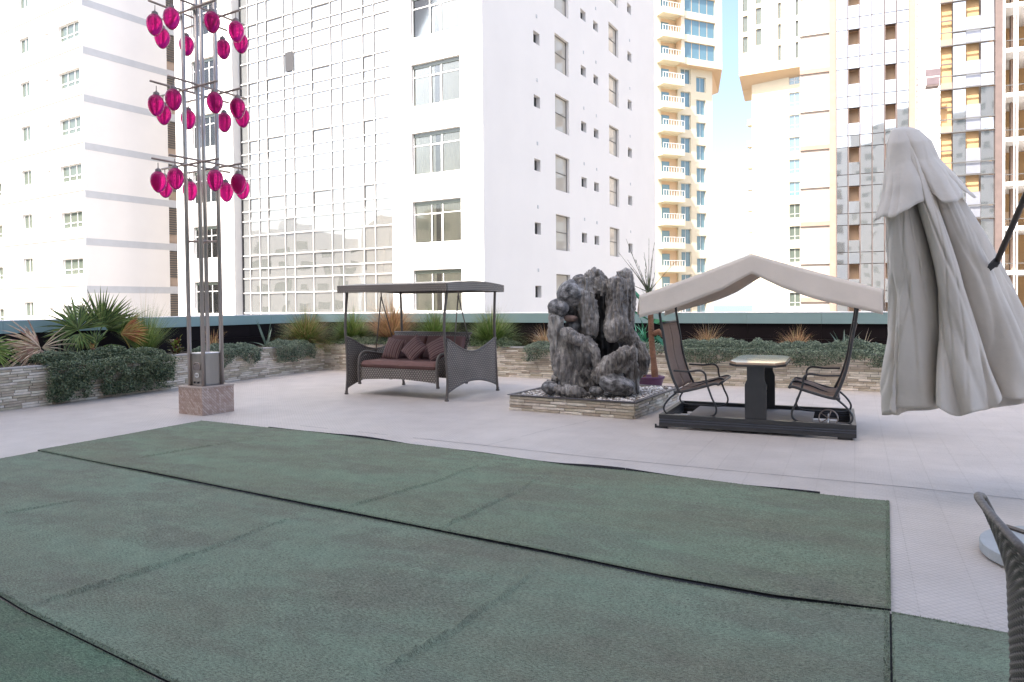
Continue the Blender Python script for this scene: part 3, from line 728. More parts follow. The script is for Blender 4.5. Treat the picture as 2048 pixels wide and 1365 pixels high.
# right hand glazed section
sA, sB, sC, sD, sE, sF = [sx(v) for v in (1882, 1905, 1932, 1961, 1989, 2006)]
zq = FT.sz(1882, 94)[1]; 
for k in range(-11, 5):
    z = zq + k*HT*1.06; Hh = HT*1.06
    if z+Hh > zt+2: continue
    fpart('bay_opening', MB().box((sA, .5, z-.7*Hh), (sB, .6, z+.3*Hh)), M_amber, bt, FT)
    fpart('bay_beam', MB().box((sA, .1, z-.0*Hh), (sB, .48, z+.16*Hh)), M_frameconc, bt, FT)
    fpart('bay_beam', MB().box((sA, .2, z-.42*Hh), (sB, .30, z-.39*Hh)), M_tube, bt, FT)
    fpart('transom', MB().box((sA-.2, -.18, z-.72*Hh), (sE, -.10, z-.70*Hh)), M_frame_d, bt, FT)
    fpart('transom', MB().box((sA-.2, -.18, z-.02*Hh), (sE, -.10, z+.0*Hh)), M_frame_d, bt, FT)
    for a, c in ((sB, sC), (sD, sE)):
        for z0, z1 in ((z-.70*Hh, z-.03*Hh), (z+.0*Hh, z+.28*Hh)):
            me = MB().box((-(c-a)/2+.03, 0, -(z1-z0)/2+.02), ((c-a)/2-.03, .04, (z1-z0)/2-.02))
            part('glass_panel', me, M_panel, bt, TM(*(-bt.location)) @ FT.M @ TM((a+c)/2, 0, (z0+z1)/2) @ RZ(random.gauss(0, .012)) @ RX(random.gauss(0, .01)))
    fpart('bay_opening', MB().box((sC+.05, .45, z-.38*Hh), (sD-.05, .5, z+.02*Hh)), M_amber, bt, FT)
    fpart('bay_panel', MB().box((sC, .0, z-.69*Hh), (sD, .06, z-.40*Hh)), M_panel_g, bt, FT)
    fpart('bay_panel', MB().box((sC, .0, z+.02*Hh), (sD, .06, z+.29*Hh)), M_panel_g, bt, FT)
fpart('mast_column', MB().box((sE, -.3, GROUND_Z), (sF-.1, .2, zt)), M_tube, bt, FT)
fpart('mullion', MB().box((sF-.08, -.3, GROUND_Z), (sF+.08, .0, zt)), M_frame_w, bt, FT)
sG = sx(2035); sH = sx(2230); Hf = HT*1.06
for k in range(-11, 5):
    z = zq + k*Hf - 1.15
    if z > zt: continue
    fpart('floor_slab', MB().box((sF+.08, .1, z), (sH, 6, z+.35)), M_white, bt, FT)
    fpart('rail', MB().box((sF+.1, -.05, z+.9), (sH, .0, z+.96)), M_frame_d, bt, FT)
    fpart('interior', MB().box((sF+.08, 5.5, z+.36), (sH, 5.7, z+Hf-.02)), M_amber, bt, FT)
    for t_ in (sF+1.0, sF+4.2, sF+8): fpart('interior_column', MB().box((t_, 2.2, z+.36), (t_+.5, 2.7, z+Hf-.02)), M_frameconc, bt, FT)
    for t_ in (sF+.2, sF+2.9): fpart('partition', MB().box((t_, 3.5, z+.36), (t_+1.0, 3.6, z+1.9)), M_yel2, bt, FT)
for x in (sx(2028), sx(2034), sx(2075), sx(2120), sx(2170)): fpart('mullion', MB().box((x-.05, -.1, GROUND_Z), (x+.05, .0, zt)), M_frame_w, bt, FT)
mb = MB().quad((s0, 0, zt), (sH, 0, zt), (sH, 14, zt), (s0, 14, zt)).quad((s0, 14, GROUND_Z), (s0, 14, zt), (sH, 14, zt), (sH, 14, GROUND_Z)); fpart('roof', mb, M_block, bt, FT)
# builders' hoist: mast and cage on the boarded strip
xh = sx(1833.5); wp = FT.M @ Vector((xh, -.35, GROUND_Z))
hm = thing('hoist_mast', 'thin lattice hoist mast running up beside the white boarded strip', 'hoist mast', tuple(wp))
mb = MB(); T0 = TM(*(-hm.location)) @ FT.M
for a, b in ((-.12, 0), (.12, 0)): mb.box((xh+a-.02, -.37+b, GROUND_Z), (xh+a+.02, -.33+b, zt), T0)
part('rail', mb, M_band, hm)
mb = MB()
for i in range(int((zt-GROUND_Z)/.5)): mb.box((xh-.14, -.36, GROUND_Z+i*.5), (xh+.14, -.30, GROUND_Z+i*.5+.14), T0)
part('rungs', mb, M_band, hm)
a, zc = FT.sz(1846, 150); c, zd = FT.sz(1876, 180)
wp = FT.M @ Vector(((a+c)/2, -1.0, zd)); hc = thing('hoist_cage', 'small pinkish grey suspended work cradle on the white boarded strip', 'work cradle', tuple(wp))
M_crad = mat('cradle', (.15, .11, .12), .6, var=.2, vscale=2); T1 = TM(*(-hc.location)) @ FT.M
part('platform', MB().box((a+.1, -1.4, zd), (c-.1, -.5, zd+.15), T1), M_tube, hc)
part('panel', MB().box((a+.1, -1.42, zd+.15), (c-.1, -1.36, zd+.75), T1), M_crad, hc)
part('panel', MB().box((a, -1.42, zd+.85), (c, -1.36, zc), T1), M_crad, hc)
part('frame', MB().box((a, -1.41, zd), (a+.06, -1.35, zc+.1), T1).box((c-.06, -1.41, zd), (c, -1.35, zc+.1), T1), M_tube, hc)

# ================================================================== our own hotel behind the camera (unseen; sized and coloured to shade and fill the terrace)
HOTEL_H = 29.6
hb = thing('hotel', 'tall pale hotel block behind the terrace, out of view, sized to shade it', 'building', tuple(Vector((0, 0, 0)) - VD*3.2))
HW0, HW1 = -7, 24; FHd = Facade(Vector((0, 0, 0)) - VD*3.2, 180+90+25.6+90-90)    # outward normal towards the terrace
M_hotel = mat('hotel_wall', (.72, .71, .69), .8, var=.06, vscale=.2)
hw = []
for k in range(9):
    for j in range(-1, 7):
        hw.append([j*3.3-1.1, k*3.3+.5 if k else .1, j*3.3+1.1, k*3.3+2.6])
fpart('wall', holed(HW0, HW1, -6, HOTEL_H, hw, .25), M_hotel, hb, FHd)
gl = MB()
for r in hw: gl.box((r[0], .2, r[1]), (r[2], .24, r[3]))
fpart('glazing', gl, M_pane_dark, hb, FHd)
mb = MB().box((HW0, .26, -6), (HW1, 14, HOTEL_H-.01)); fpart('core', mb, M_hotel, hb, FHd)
# neighbours across the street, seen mirrored in the curtain wall
random.seed(21)
M_nb = [mat('neighbour_paint_%s' % n, c, .9, var=.05, vscale=.3) for n, c in (('beige', (.62, .55, .46)), ('grey', (.50, .49, .47)), ('sand', (.66, .58, .44)))]
far_ = [(4, -52, 34, 44, 1, 'tall grey flats well behind the hotel, out of view, mirrored in the unfinished tower'), (34, -54, 24, 37, 0, 'beige flats behind and right of the grey ones, mirrored in the unfinished tower')]
nbs = [(-78, 2, 20, 15.5, 0, 'low beige apartment block with a plain parapet, across the street to the left'), (-92, 24, 24, 14, 1, 'low grey flats with flat roof, across the street to the left'),
       (-84, 50, 22, 19, 2, 'sand coloured flats beyond the grey ones, across the street to the left'), (-60, -30, 22, 21, 0, 'taller beige block behind the camera on the left')]
for x, y, w, h, mi, lab in nbs + far_:
    P = (x, y); Fn = Facade(P, 15+180); nb = thing('neighbour_block', lab, 'building', (x, y, GROUND_Z))
    rs = [];
    for k in range(-9, 14):
        z = k*3.2
        if z+2.4 > h: break
        for j in range(int(w/3.6)):
            s = -w/2 + 1 + j*3.6 + random.uniform(0, .3); rs.append([s, z+.9, s+random.choice((1.2, 1.6, 2.0)), z+2.3])
    Fn = Facade(P, 270 if y < -50 else 0)     # faces +x, the far ones face +y
    fpart('wall', holed(-w/2, w/2, GROUND_Z, h, rs, .25), M_nb[mi], nb, Fn)
    gl = MB(); 
    for r in rs: gl.quad((r[0], .22, r[1]), (r[2], .22, r[1]), (r[2], .22, r[3]), (r[0], .22, r[3]))
    fpart('glazing', gl, M_pane_grn, nb, Fn)
    fpart('core', MB().box((-w/2, .26, GROUND_Z), (w/2, 12, h-.01)).box((-w/4, 3, h), (0, 7, h+2.2)), M_nb[mi], nb, Fn)
# ================================================================== green carpets
def carpet_mat(name, tint):
    m = bpy.data.materials.new(name); m.use_nodes = True; t = m.node_tree; L = t.links; b = t.nodes['Principled BSDF']
    tc = t.nodes.new('ShaderNodeTexCoord'); mp = t.nodes.new('ShaderNodeMapping'); L.new(tc.outputs['Object'], mp.inputs[0])
    mp.inputs['Rotation'].default_value = (0, 0, AZ)
    st = t.nodes.new('ShaderNodeMapping'); st.inputs['Scale'].default_value = (.5, 1.3, 1); L.new(mp.outputs[0], st.inputs[0])
    def noi(sc, de, v): 
        n = t.nodes.new('ShaderNodeTexNoise'); n.inputs['Scale'].default_value = sc; n.inputs['Detail'].default_value = de; n.inputs['Roughness'].default_value = .65; L.new(v, n.inputs['Vector']); return n.outputs[0]
    cr = t.nodes.new('ShaderNodeValToRGB'); e = cr.color_ramp.elements
    e[0].position = .32; e[0].color = tuple(c*k for c, k in zip(tint, (.92, .80, .80))) + (1,); e[1].position = .68; e[1].color = tuple(c*k for c, k in zip(tint, (1.02, 1.16, 1.14))) + (1,)
    L.new(noi(1.1, 6, st.outputs[0]), cr.inputs[0])
    fb_ = t.nodes.new('ShaderNodeMapping'); fb_.inputs['Scale'].default_value = (.6, 1.7, 1); fb_.inputs['Rotation'].default_value = (0, 0, .35); L.new(mp.outputs[0], fb_.inputs[0])
    br_ = t.nodes.new('ShaderNodeMix'); br_.data_type = 'RGBA'; br_.inputs[7].default_value = (.14, .13, .10, 1); L.new(cr.outputs[0], br_.inputs[6])
    sm_ = nmath(t, 'MULTIPLY', nmath(t, 'SUBTRACT', noi(1.9, 8, st.outputs[0]), .50), 4.5); cl_ = t.nodes.new('ShaderNodeClamp'); L.new(sm_, cl_.inputs[0]); cl_.inputs[2].default_value = .38
    L.new(cl_.outputs[0], br_.inputs[0])
    hs = t.nodes.new('ShaderNodeHueSaturation'); L.new(br_.outputs[2], hs.inputs['Color'])
    v = nmath(t, 'MULTIPLY', nmath(t, 'MULTIPLY_ADD', nmath(t, 'ADD', nmath(t, 'MULTIPLY', noi(75, 3, fb_.outputs[0]), .5), nmath(t, 'MULTIPLY', noi(210, 2, mp.outputs[0]), .5)), 4.6, -1.3), nmath(t, 'MULTIPLY_ADD', noi(6, 4, mp.outputs[0]), .5, .75))
    L.new(v, hs.inputs['Value']); L.new(hs.outputs[0], b.inputs['Base Color'])
    bp = t.nodes.new('ShaderNodeBump'); bp.inputs['Strength'].default_value = .4; bp.inputs['Distance'].default_value = .006
    L.new(noi(220, 2, mp.outputs[0]), bp.inputs['Height']); L.new(bp.outputs[0], b.inputs['Normal'])
    b.inputs['Roughness'].default_value = .85; b.inputs['Specular IOR Level'].default_value = .25
    return m
M_carp = carpet_mat('artificial_turf', (.185, .212, .148)); M_carp2 = carpet_mat('artificial_turf_fresh', (.176, .204, .136))
M_carp3 = carpet_mat('artificial_turf_dark', (.115, .155, .098))  # darker turf tint for the near left strip
M_blade = mat('turf_blade', (.21, .245, .165), .7, var=.1, vscale=1, island=.75, hue=.02)
M_blade2 = mat('turf_blade_fresh', (.19, .235, .15), .7, var=.1, vscale=1, island=.75, hue=.02)
M_back = mat('turf_backing', (.012, .012, .014), .8, var=.3, vscale=20)
def polyat(P, t):
    L = [0]; 
    for a, b in zip(P[:-1], P[1:]): L.append(L[-1]+(b-a).length)
    s = t*L[-1]
    for i in range(len(P)-1):
        if s <= L[i+1] or i == len(P)-2: return P[i].lerp(P[i+1], (s-L[i])/(L[i+1]-L[i]))
def carpet(name, label, top, bot, ridges, m, mbl, step=.03, th=.014, lift=(), blades=(0, 0), seed=0, curl=.014):
    """sheet between two edge polylines, wrinkle ridges, thickness; short pile as a stuff child"""
    L = sum((b-a).length for a, b in zip(top[:-1], top[1:])); W = (top[0]-bot[0]).length
    nu, nv = int(L/step), int(W/step)
    V = np.zeros((nu+1, nv+1, 3))
    for i in range(nu+1):
        a, b = polyat(top, i/nu), polyat(bot, i/nu)
        for j in range(nv+1):
            p = a.lerp(b, j/nv); V[i, j] = (p.x, p.y, 0)
    z = np.full((nu+1, nv+1), th)
    for (a, b, h, w) in ridges:
        A = np.array([a.x, a.y]); B = np.array([b.x, b.y]); d = B-A; Ln = np.linalg.norm(d); d /= Ln
        q = V[:, :, :2]-A; t = q@d; wv = .03*np.sin(t*3.1+seed)+.008*np.sin(t*9); n = q@np.array([-d[1], d[0]])-wv
        env = np.clip(np.minimum(t/.3, (Ln-t)/.3), 0, 1)*(.8+.2*np.sin(t*2.3+1))
        z += 1.6*h*env*np.exp(-(n/w)**2*1.4) - .15*h*env*np.exp(-((n+1.8*w)/w)**2)
    # slow unevenness and curled long edges
    V2 = np.array([[noise.noise(Vector((V[i, j, 0]*.9, V[i, j, 1]*.9, seed))) for j in range(0, nv+1)] for i in range(0, nu+1)])
    z += .004*V2
    jj = np.arange(nv+1)*W/nv
    for i in range(nu+1):
        s = i*L/nu; c0 = curl*max(0, noise.noise(Vector((s*.55, seed+5, 0)))+.15); c1 = curl*max(0, noise.noise(Vector((s*.5, seed+9, 0)))+.2)
        z[i] += c0*np.exp(-jj/.10) + c1*np.exp(-(W-jj)/.12)
    z = np.maximum(z, .006); V[:, :, 2] = z
    root = thing(name, label, 'carpet', tuple(V[0, 0]*np.array((1, 1, 0))))
    off = np.array(root.location); Vl = V-off
    mb = MB(); mb.v = [tuple(p) for p in Vl.reshape(-1, 3)]
    mb.f = [(i*(nv+1)+j, i*(nv+1)+j+1, (i+1)*(nv+1)+j+1, (i+1)*(nv+1)+j) for i in range(nu) for j in range(nv)]
    me = mb.mesh('turf_sheet', True); 
    part('turf_sheet', me, m, root)
    # backing edge all round: dark band under the pile
    loop = [(i, 0) for i in range(nu+1)] + [(nu, j) for j in range(1, nv+1)] + [(i, nv) for i in range(nu-1, -1, -1)] + [(0, j) for j in range(nv-1, 0, -1)]
    eb = MB(); n = len(loop); cen = Vl.reshape(-1, 3).mean(0)
    for k in range(n):
        a = Vl[loop[k]]; b = Vl[loop[(k+1) % n]]
        eb.quad((a[0], a[1], a[2]-.0105), (b[0], b[1], b[2]-.0105), (b[0], b[1], b[2]-.0005), (a[0], a[1], a[2]-.0005))
    part('backing_edge', eb, M_back, root)
    # pile
    nb, hb_ = blades
    if nb:
        r = np.random.default_rng(seed+3)
        u = r.random(nb); v = r.random(nb)**.8; 
        # denser towards the camera and at the edges
        ed = int(nb*.7); v[:ed] = np.where(r.random(ed) < .5, r.random(ed)*.012, 1-r.random(ed)*.012); ed2 = int(ed*1.3); u[ed:ed2] = np.where(r.random(ed2-ed) < .5, r.random(ed2-ed)*.003, 1-r.random(ed2-ed)*.003)
        fi = u*nu; fj = v*nv; i0 = np.minimum(fi.astype(int), nu-1); j0 = np.minimum(fj.astype(int), nv-1); a = (fi-i0)[:, None]; b = (fj-j0)[:, None]
        P = Vl[i0, j0]*(1-a)*(1-b)+Vl[i0+1, j0]*a*(1-b)+Vl[i0, j0+1]*(1-a)*b+Vl[i0+1, j0+1]*a*b
        th_ = r.random(nb)*2*np.pi; w = .0014*(.7+r.random(nb)*.8); h = hb_*(.5+r.random(nb)); ln = (r.random((nb, 2))-.5)*hb_*2.2
        e1 = np.stack([np.cos(th_)*w, np.sin(th_)*w, np.zeros(nb)], 1)
        tip = P+np.stack([ln[:, 0], ln[:, 1], h], 1); T = np.stack([P-e1, P+e1, tip], 1)
        struct(part('turf_pile', npmesh('turf_pile', T, 3), mbl, root), 'stuff')
    return root
seamA = [G(75, 903.5), G(400, 967), G(640, 1016), G(870, 1063), G(1100, 1108), G(1320, 1154), G(1550, 1196), G(1782, 1226)]
seamB = [G(80, 905.5), G(400, 972), G(640, 1021), G(880, 1069.5), G(1100, 1113.5), G(1320, 1162), G(1550, 1205), G(1779, 1231)]
topA = [G(403, 844), G(630, 867), G(900, 901), G(1130, 933), G(1250, 944), G(1380, 960), G(1560, 982), G(1700, 998), G(1779, 1005)]
DG = lambda a, b: (a-b).normalized()
carpet('turf_carpet', 'far strip of faded green artificial turf carpet, the one nearest the lantern column', topA, seamA,
       [(G(672, 1030), G(985, 925), .016, .014), (G(878, 1070), G(1100, 945), .017, .014), (G(250, 925), G(540, 872), .012, .013)], M_carp2, M_blade2, .019, blades=(14000, .006), seed=1)
wdir = -VD
b0 = seamB[0]; bl0 = b0 + (b0-topA[0]).normalized()*2.32
cb = [bl0, G(0, 1197), G(50, 1227), G(330, 1365), G(330, 1365)+(seamB[-1]-seamB[0]).normalized()*2.75]
carpet('turf_carpet', 'wide middle strip of green artificial turf carpet with a long diagonal wrinkle', seamB, cb,
       [(G(45, 1228), G(620, 1030), .018, .014), (G(745, 1372), G(1105, 1120), .018, .014), (G(-60, 1045), G(190, 995), .012, .013)], M_carp, M_blade, .019, blades=(26000, .006), seed=2)
cb2 = [p + Vector((-.012, -.016, 0)) for p in cb]
cc = [p - VD*1.2 for p in cb2]
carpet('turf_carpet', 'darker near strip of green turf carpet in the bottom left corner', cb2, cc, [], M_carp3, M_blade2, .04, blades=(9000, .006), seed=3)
dl0 = G(1783.2, 1229); dd = (G(2020, 1273)-dl0).normalized()
carpet('turf_carpet', 'short turf carpet piece under the wicker chair at the right edge', [dl0, dl0+dd*3], [cb[-1]+dd*.008, cb[-1]+dd*3], [], M_carp, M_blade, .04, blades=(8000, .006), seed=4)
# dark underlay showing in the seam and along the far edge
mb = MB(); sm = [polyat(seamA, i/60).lerp(polyat(seamB, i/60), .5) for i in range(61)]
for a, b in zip(sm[:-1], sm[1:]):
    d = (b-a).normalized(); q = Vector((-d.y, d.x, 0))*.05; mb.quad(*[tuple(v+Vector((0, 0, .004))) for v in (a-q, b-q, b+q, a+q)])
tag(part('seam_tape', mb, M_back), 'black rubber tape showing in the seam between the two large turf carpets', 'seam tape')
mb = MB(); e_ = G(1781, 1229); f_ = cb[-1]+Vector((.0, .0, 0)); q = (e_-f_).normalized(); q = Vector((-q.y, q.x, 0))*.05
mb.quad(*[tuple(v+Vector((0, 0, .0035))) for v in (f_-q, f_+q, e_+q, e_-q)]); tag(part('seam_tape', mb, M_back), 'short black tape in the seam beside the piece of turf under the wicker chair', 'seam tape')
mb = MB(); tp = [polyat(topA, .15+.79*i/90) for i in range(91)]
for i, (a, b) in enumerate(zip(tp[:-1], tp[1:])):
    d = (b-a).normalized(); q = Vector((-d.y, d.x, 0)); w0 = .028*max(0, .35+noise.noise(Vector((i*.07, 2, 0)))); w1 = .028*max(0, .35+noise.noise(Vector(((i+1)*.07, 2, 0))))
    e = .012*noise.noise(Vector((i*.1, 9, 0))); e1 = .012*noise.noise(Vector(((i+1)*.1, 9, 0)))
    mb.quad(*[tuple(v) for v in (a+Vector((0, 0, .006)), b+Vector((0, 0, .006)), b+q*(.004+w1)+Vector((0, 0, .012+w1*1.1)), a+q*(.004+w0)+Vector((0, 0, .012+w0*1.1)))])
tag(part('edge_tape', mb, M_back), 'loose black backing tape along the far edge of the far turf carpet', 'edge tape')

# ================================================================== lantern column
M_steel = mat('brushed_steel', (.46, .43, .40), .32, metal=.85, var=.18, vscale=6, bump=.15, bscale=60, stretch=(1, 1, .15))
M_steel_d = mat('rack_steel', (.36, .30, .27), .4, metal=.7, var=.2, vscale=8)
def granite_mat():
    m = bpy.data.materials.new('granite_mosaic'); m.use_nodes = True; t = m.node_tree; L = t.links; b = t.nodes['Principled BSDF']
    tc = t.nodes.new('ShaderNodeTexCoord'); sp = t.nodes.new('ShaderNodeSeparateXYZ'); L.new(tc.outputs['Object'], sp.inputs[0])
    cb_ = t.nodes.new('ShaderNodeCombineXYZ'); L.new(nmath(t, 'ADD', sp.outputs[0], sp.outputs[1]), cb_.inputs[0]); L.new(sp.outputs[2], cb_.inputs[1])
    mp = t.nodes.new('ShaderNodeMapping'); mp.inputs['Rotation'].default_value = (0, 0, R(45)); L.new(cb_.outputs[0], mp.inputs[0])
    br = t.nodes.new('ShaderNodeTexBrick'); br.inputs['Scale'].default_value = 1; br.inputs['Brick Width'].default_value = .060; br.inputs['Row Height'].default_value = .030
    br.inputs['Mortar Size'].default_value = .003; br.inputs['Color1'].default_value = (.42, .29, .23, 1); br.inputs['Color2'].default_value = (.62, .50, .44, 1); br.inputs['Mortar'].default_value = (.32, .21, .17, 1)
    L.new(mp.outputs[0], br.inputs['Vector']); n = t.nodes.new('ShaderNodeTexNoise'); n.inputs['Scale'].default_value = 90; L.new(tc.outputs['Object'], n.inputs[0])
    hs = t.nodes.new('ShaderNodeHueSaturation'); L.new(br.outputs[0], hs.inputs['Color']); L.new(nmath(t, 'MULTIPLY_ADD', n.outputs[0], .7, .65), hs.inputs['Value']); L.new(hs.outputs[0], b.inputs['Base Color'])
    bp = t.nodes.new('ShaderNodeBump'); bp.inputs['Distance'].default_value = .003; bp.inputs['Strength'].default_value = .6; bp.invert = True; L.new(br.outputs['Fac'], bp.inputs['Height']); L.new(bp.outputs[0], b.inputs['Normal'])
    b.inputs['Roughness'].default_value = .45; return m
M_gran = granite_mat()
def egg_mat():
    m = bpy.data.materials.new('magenta_glass'); m.use_nodes = True; t = m.node_tree; L = t.links; b = t.nodes['Principled BSDF']
    tc = t.nodes.new('ShaderNodeTexCoord'); sp = t.nodes.new('ShaderNodeSeparateXYZ'); L.new(tc.outputs['Object'], sp.inputs[0])
    n = t.nodes.new('ShaderNodeTexNoise'); n.inputs['Scale'].default_value = 14; n.inputs['Detail'].default_value = 5; L.new(tc.outputs['Object'], n.inputs[0])
    f = nmath(t, 'ADD', nmath(t, 'MULTIPLY', nmath(t, 'ADD', sp.outputs[2], .16), 5.5), nmath(t, 'MULTIPLY_ADD', n.outputs[0], .9, -.45))   # dust settled on the shoulder
    cl = t.nodes.new('ShaderNodeClamp'); L.new(f, cl.inputs[0])
    oi = t.nodes.new('ShaderNodeObjectInfo')
    mx = t.nodes.new('ShaderNodeMix'); mx.data_type = 'RGBA'; mx.inputs[6].default_value = (.60, .015, .20, 1); mx.inputs[7].default_value = (.20, .085, .13, 1)
    L.new(cl.outputs[0], mx.inputs[0]); hs = t.nodes.new('ShaderNodeHueSaturation'); L.new(mx.outputs[2], hs.inputs['Color'])
    L.new(nmath(t, 'MULTIPLY_ADD', oi.outputs['Random'], .5, .75), hs.inputs['Value']); L.new(hs.outputs[0], b.inputs['Base Color'])
    L.new(nmath(t, 'MULTIPLY_ADD', cl.outputs[0], .5, .12), b.inputs['Roughness'])
    L.new(nmath(t, 'MULTIPLY_ADD', cl.outputs[0], -.6, .6), b.inputs['Transmission Weight']); b.inputs['IOR'].default_value = 1.2
    return m
M_egg = egg_mat(); M_coll = mat('collar_metal', (.28, .24, .23), .5, metal=.5, var=.2, vscale=20)
C0 = G(405, 832.5); S = .555
cu = Vector((math.cos(R(30.5)), -math.sin(R(30.5)), 0)); cv = Vector((math.sin(R(30.5)), math.cos(R(30.5)), 0))
cc0 = C0 + cv*(S/2) - cu*(S/2); 
lc = thing('lantern_column', 'tall steel column of four tubes on a granite cube, hung with tiers of magenta glass eggs', 'lantern column', tuple(cc0), -R(30.5))
cc0 = Vector(lc.location); lc.rotation_euler = (0, -R(.55), -R(30.5)); lc.location.z = -.003   # the real mast leans a little
mb = MB().box((-S/2, -S/2, 0), (S/2, S/2, .40)); part('plinth', mb, M_gran, lc, bevel=.004)
part('plinth_cap', MB().box((-S/2-.008, -S/2-.008, .401), (S/2+.008, S/2+.008, .422)), mat('granite_edge', (.52, .42, .36), .5, var=.2, vscale=60), lc, bevel=.003)
part('cap_sheet', MB().box((-.23, -.23, .4225), (.25, .23, .428)), M_steel_d, lc)
q = .160
cab = part('cabinet', MB().box((-q+.01, -q+.01, .429), (q-.01, q-.01, .90)), M_steel, lc, bevel=.006)
part('lid', MB().box((-q, -q, .901), (q, q, .915)), mat('lid_steel', (.75, .74, .75), .35, metal=.6), lc, bevel=.004)
for y0 in (-1,):
    ring = MB(); 
    pts = [(.0+.085*math.cos(a), -q+.002, .70+.07*math.sin(a)) for a in np.linspace(-.4, math.pi+.4, 14)]
    ring.tube(pts, .009, 6); part('handle', ring, M_steel_d, cab, smooth=True)
    part('plate', MB().box((-.075, -q-.0, .655), (.075, -q+.008, .74)), M_coll, cab)
    # screened oval maker's plate with smudged marks
    pl_ = MB(); pl_.v = [(.055*math.cos(a)+.005, -q-.002, .58+.038*math.sin(a)) for a in np.linspace(0, 2*math.pi, 21)[:-1]]; pl_.f = [tuple(range(20))]
    part('oval_plate', pl_, M_frame_w, cab)
    mk = MB()
    for a, b, c, d in ((-.035, .57, -.028, .592), (-.028, .586, -.018, .592), (-.012, .568, -.002, .592), (.004, .568, .018, .576), (.01, .58, .022, .592), (.028, .568, .034, .592)): mk.box((a, -q-.006, b), (c, -q-.003, d))
    part('plate_mark', mk, M_coll, cab)
for a in (-.06, .03): part('bolt', MB().box((a-.012, -q-.008, .455), (a+.012, -q+.004, .485)), M_shadowgap, cab)
TOPZ = 7.3
for sx_, sy_ in ((-1, -1), (1, -1), (1, 1), (-1, 1)):
    part('pole', MB().tube([(sx_*q, sy_*q, .429), (sx_*q, sy_*q, TOPZ)],   .031, 16), M_steel, lc, smooth=True)
sp_ = MB()
for a, b in (((-q, -q), (q, q)), ((-q, q), (q, -q))): sp_.tube([(a[0], a[1], 2.60), (b[0], b[1], 2.60)], .02, 6)
sp_.lathe([(.03, -.03), (.05, 0), (.03, .03)], 10, (0, 0, 2.6)); part('spreader', sp_, M_steel_d, lc)
def egg_mesh():
    prof = []
    for i in range(19):
        a = math.pi*i/18; c = math.cos(a)           # c=1 at the pointed bottom tip
        z = -.215-.158*c; r = .112*(math.sin(a)**.92)*(1-.16*c-.04*c*c); prof.append((max(r, .004), z))
    prof[-1] = (.03, -.058); return MB().lathe(prof, 20).mesh('lantern_glass', True)
ME = egg_mesh(); MC = MB().lathe([(.034, -.075), (.046, -.07), (.048, -.055), (.04, -.045), (.045, -.035), (.03, -.02), (.012, -.012), (.01, .0)], 14).mesh('collar', True); MC.materials.append(M_coll)
for tz in (3.74, 4.86, 6.02, 7.2):
    LB = .67
    for ax in (0, 1):
        for sg in (-1, 1):
            o = sg*(q+.045) if ax == 0 else sg*(q+.045); zz = tz if ax == 0 else tz+.033
            p = [(-LB, o, zz), (LB, o, zz)] if ax == 0 else [(o, -LB, zz), (o, LB, zz)]
            part('rack_bar', MB().tube(p, .0165, 8), M_steel_d, lc, smooth=True)
            for e in (-1, 1):
                x, y = (e*(LB-.09), o) if ax == 0 else (o, e*(LB-.09))
                x += random.uniform(-.01, .01); y += random.uniform(-.01, .01); hz = tz-.02-random.uniform(0, .02) - .05
                T = TM(x, y, hz) @ RX(random.gauss(0, .03)) @ RY(random.gauss(0, .03)) @ RZ(random.random()*6)
                g_ = link('lantern', ME, M_egg, lc, T)
                link('collar', MC, None, g_); part('hook', MB().tube([(0, 0, -.01), (0, 0, .07)], .006, 5), M_coll, g_)

# ================================================================== wicker swing
M_wick = weave_mat('wicker', (.06, .05, .043), (.30, .26, .225), .055, .034, axes='xyz')
M_wickp = mat('wicker_pole', (.13, .112, .098), .5, bump=.5, bscale=60, var=.2, vscale=20)
M_cush = mat('cushion_brown', (.19, .10, .088), .8, var=.12, vscale=8, bump=.3, bscale=200)
def stripe_mat():
    m = bpy.data.materials.new('striped_fabric'); m.use_nodes = True; t = m.node_tree; L = t.links; b = t.nodes['Principled BSDF']
    tc = t.nodes.new('ShaderNodeTexCoord'); sp = t.nodes.new('ShaderNodeSeparateXYZ'); L.new(tc.outputs['Object'], sp.inputs[0])
    x = sp.outputs[0]
    cr = t.nodes.new('ShaderNodeValToRGB'); cr.color_ramp.interpolation = 'CONSTANT'; e = cr.color_ramp.elements
    cs_ = [(0, (0.162, 0.080, 0.076)), (.22, (0.380, 0.247, 0.218)), (.32, (0.162, 0.080, 0.076)), (.40, (0.285, 0.190, 0.171)), (.46, (0.142, 0.068, 0.067)), (.62, (0.475, 0.332, 0.294)), (.66, (0.171, 0.085, 0.080)), (.72, (0.475, 0.332, 0.294)), (.76, (0.171, 0.085, 0.080)), (.88, (0.323, 0.209, 0.190))]
    e[0].position = 0; e[0].color = (*cs_[0][1], 1); e[1].position = .22; e[1].color = (*cs_[1][1], 1)
    for p, c in cs_[2:]: k = e.new(p); k.color = (*c, 1)
    L.new(nmath(t, 'FRACT', nmath(t, 'MULTIPLY', nmath(t, 'ADD', x, 5), 1/.125)), cr.inputs[0]); L.new(cr.outputs[0], b.inputs['Base Color']); b.inputs['Roughness'].default_value = .9
    n = t.nodes.new('ShaderNodeTexNoise'); n.inputs['Scale'].default_value = 12; L.new(tc.outputs['Object'], n.inputs[0]); bp = t.nodes.new('ShaderNodeBump'); bp.inputs['Distance'].default_value = .01; bp.inputs['Strength'].default_value = .5; L.new(n.outputs[0], bp.inputs['Height']); L.new(bp.outputs[0], b.inputs['Normal'])
    return m
M_strp = stripe_mat()
SWA = 29.5; FLp = G(693, 789)
su = Vector((math.cos(R(SWA)), -math.sin(R(SWA)), 0)); sv = Vector((math.sin(R(SWA)), math.cos(R(SWA)), 0))
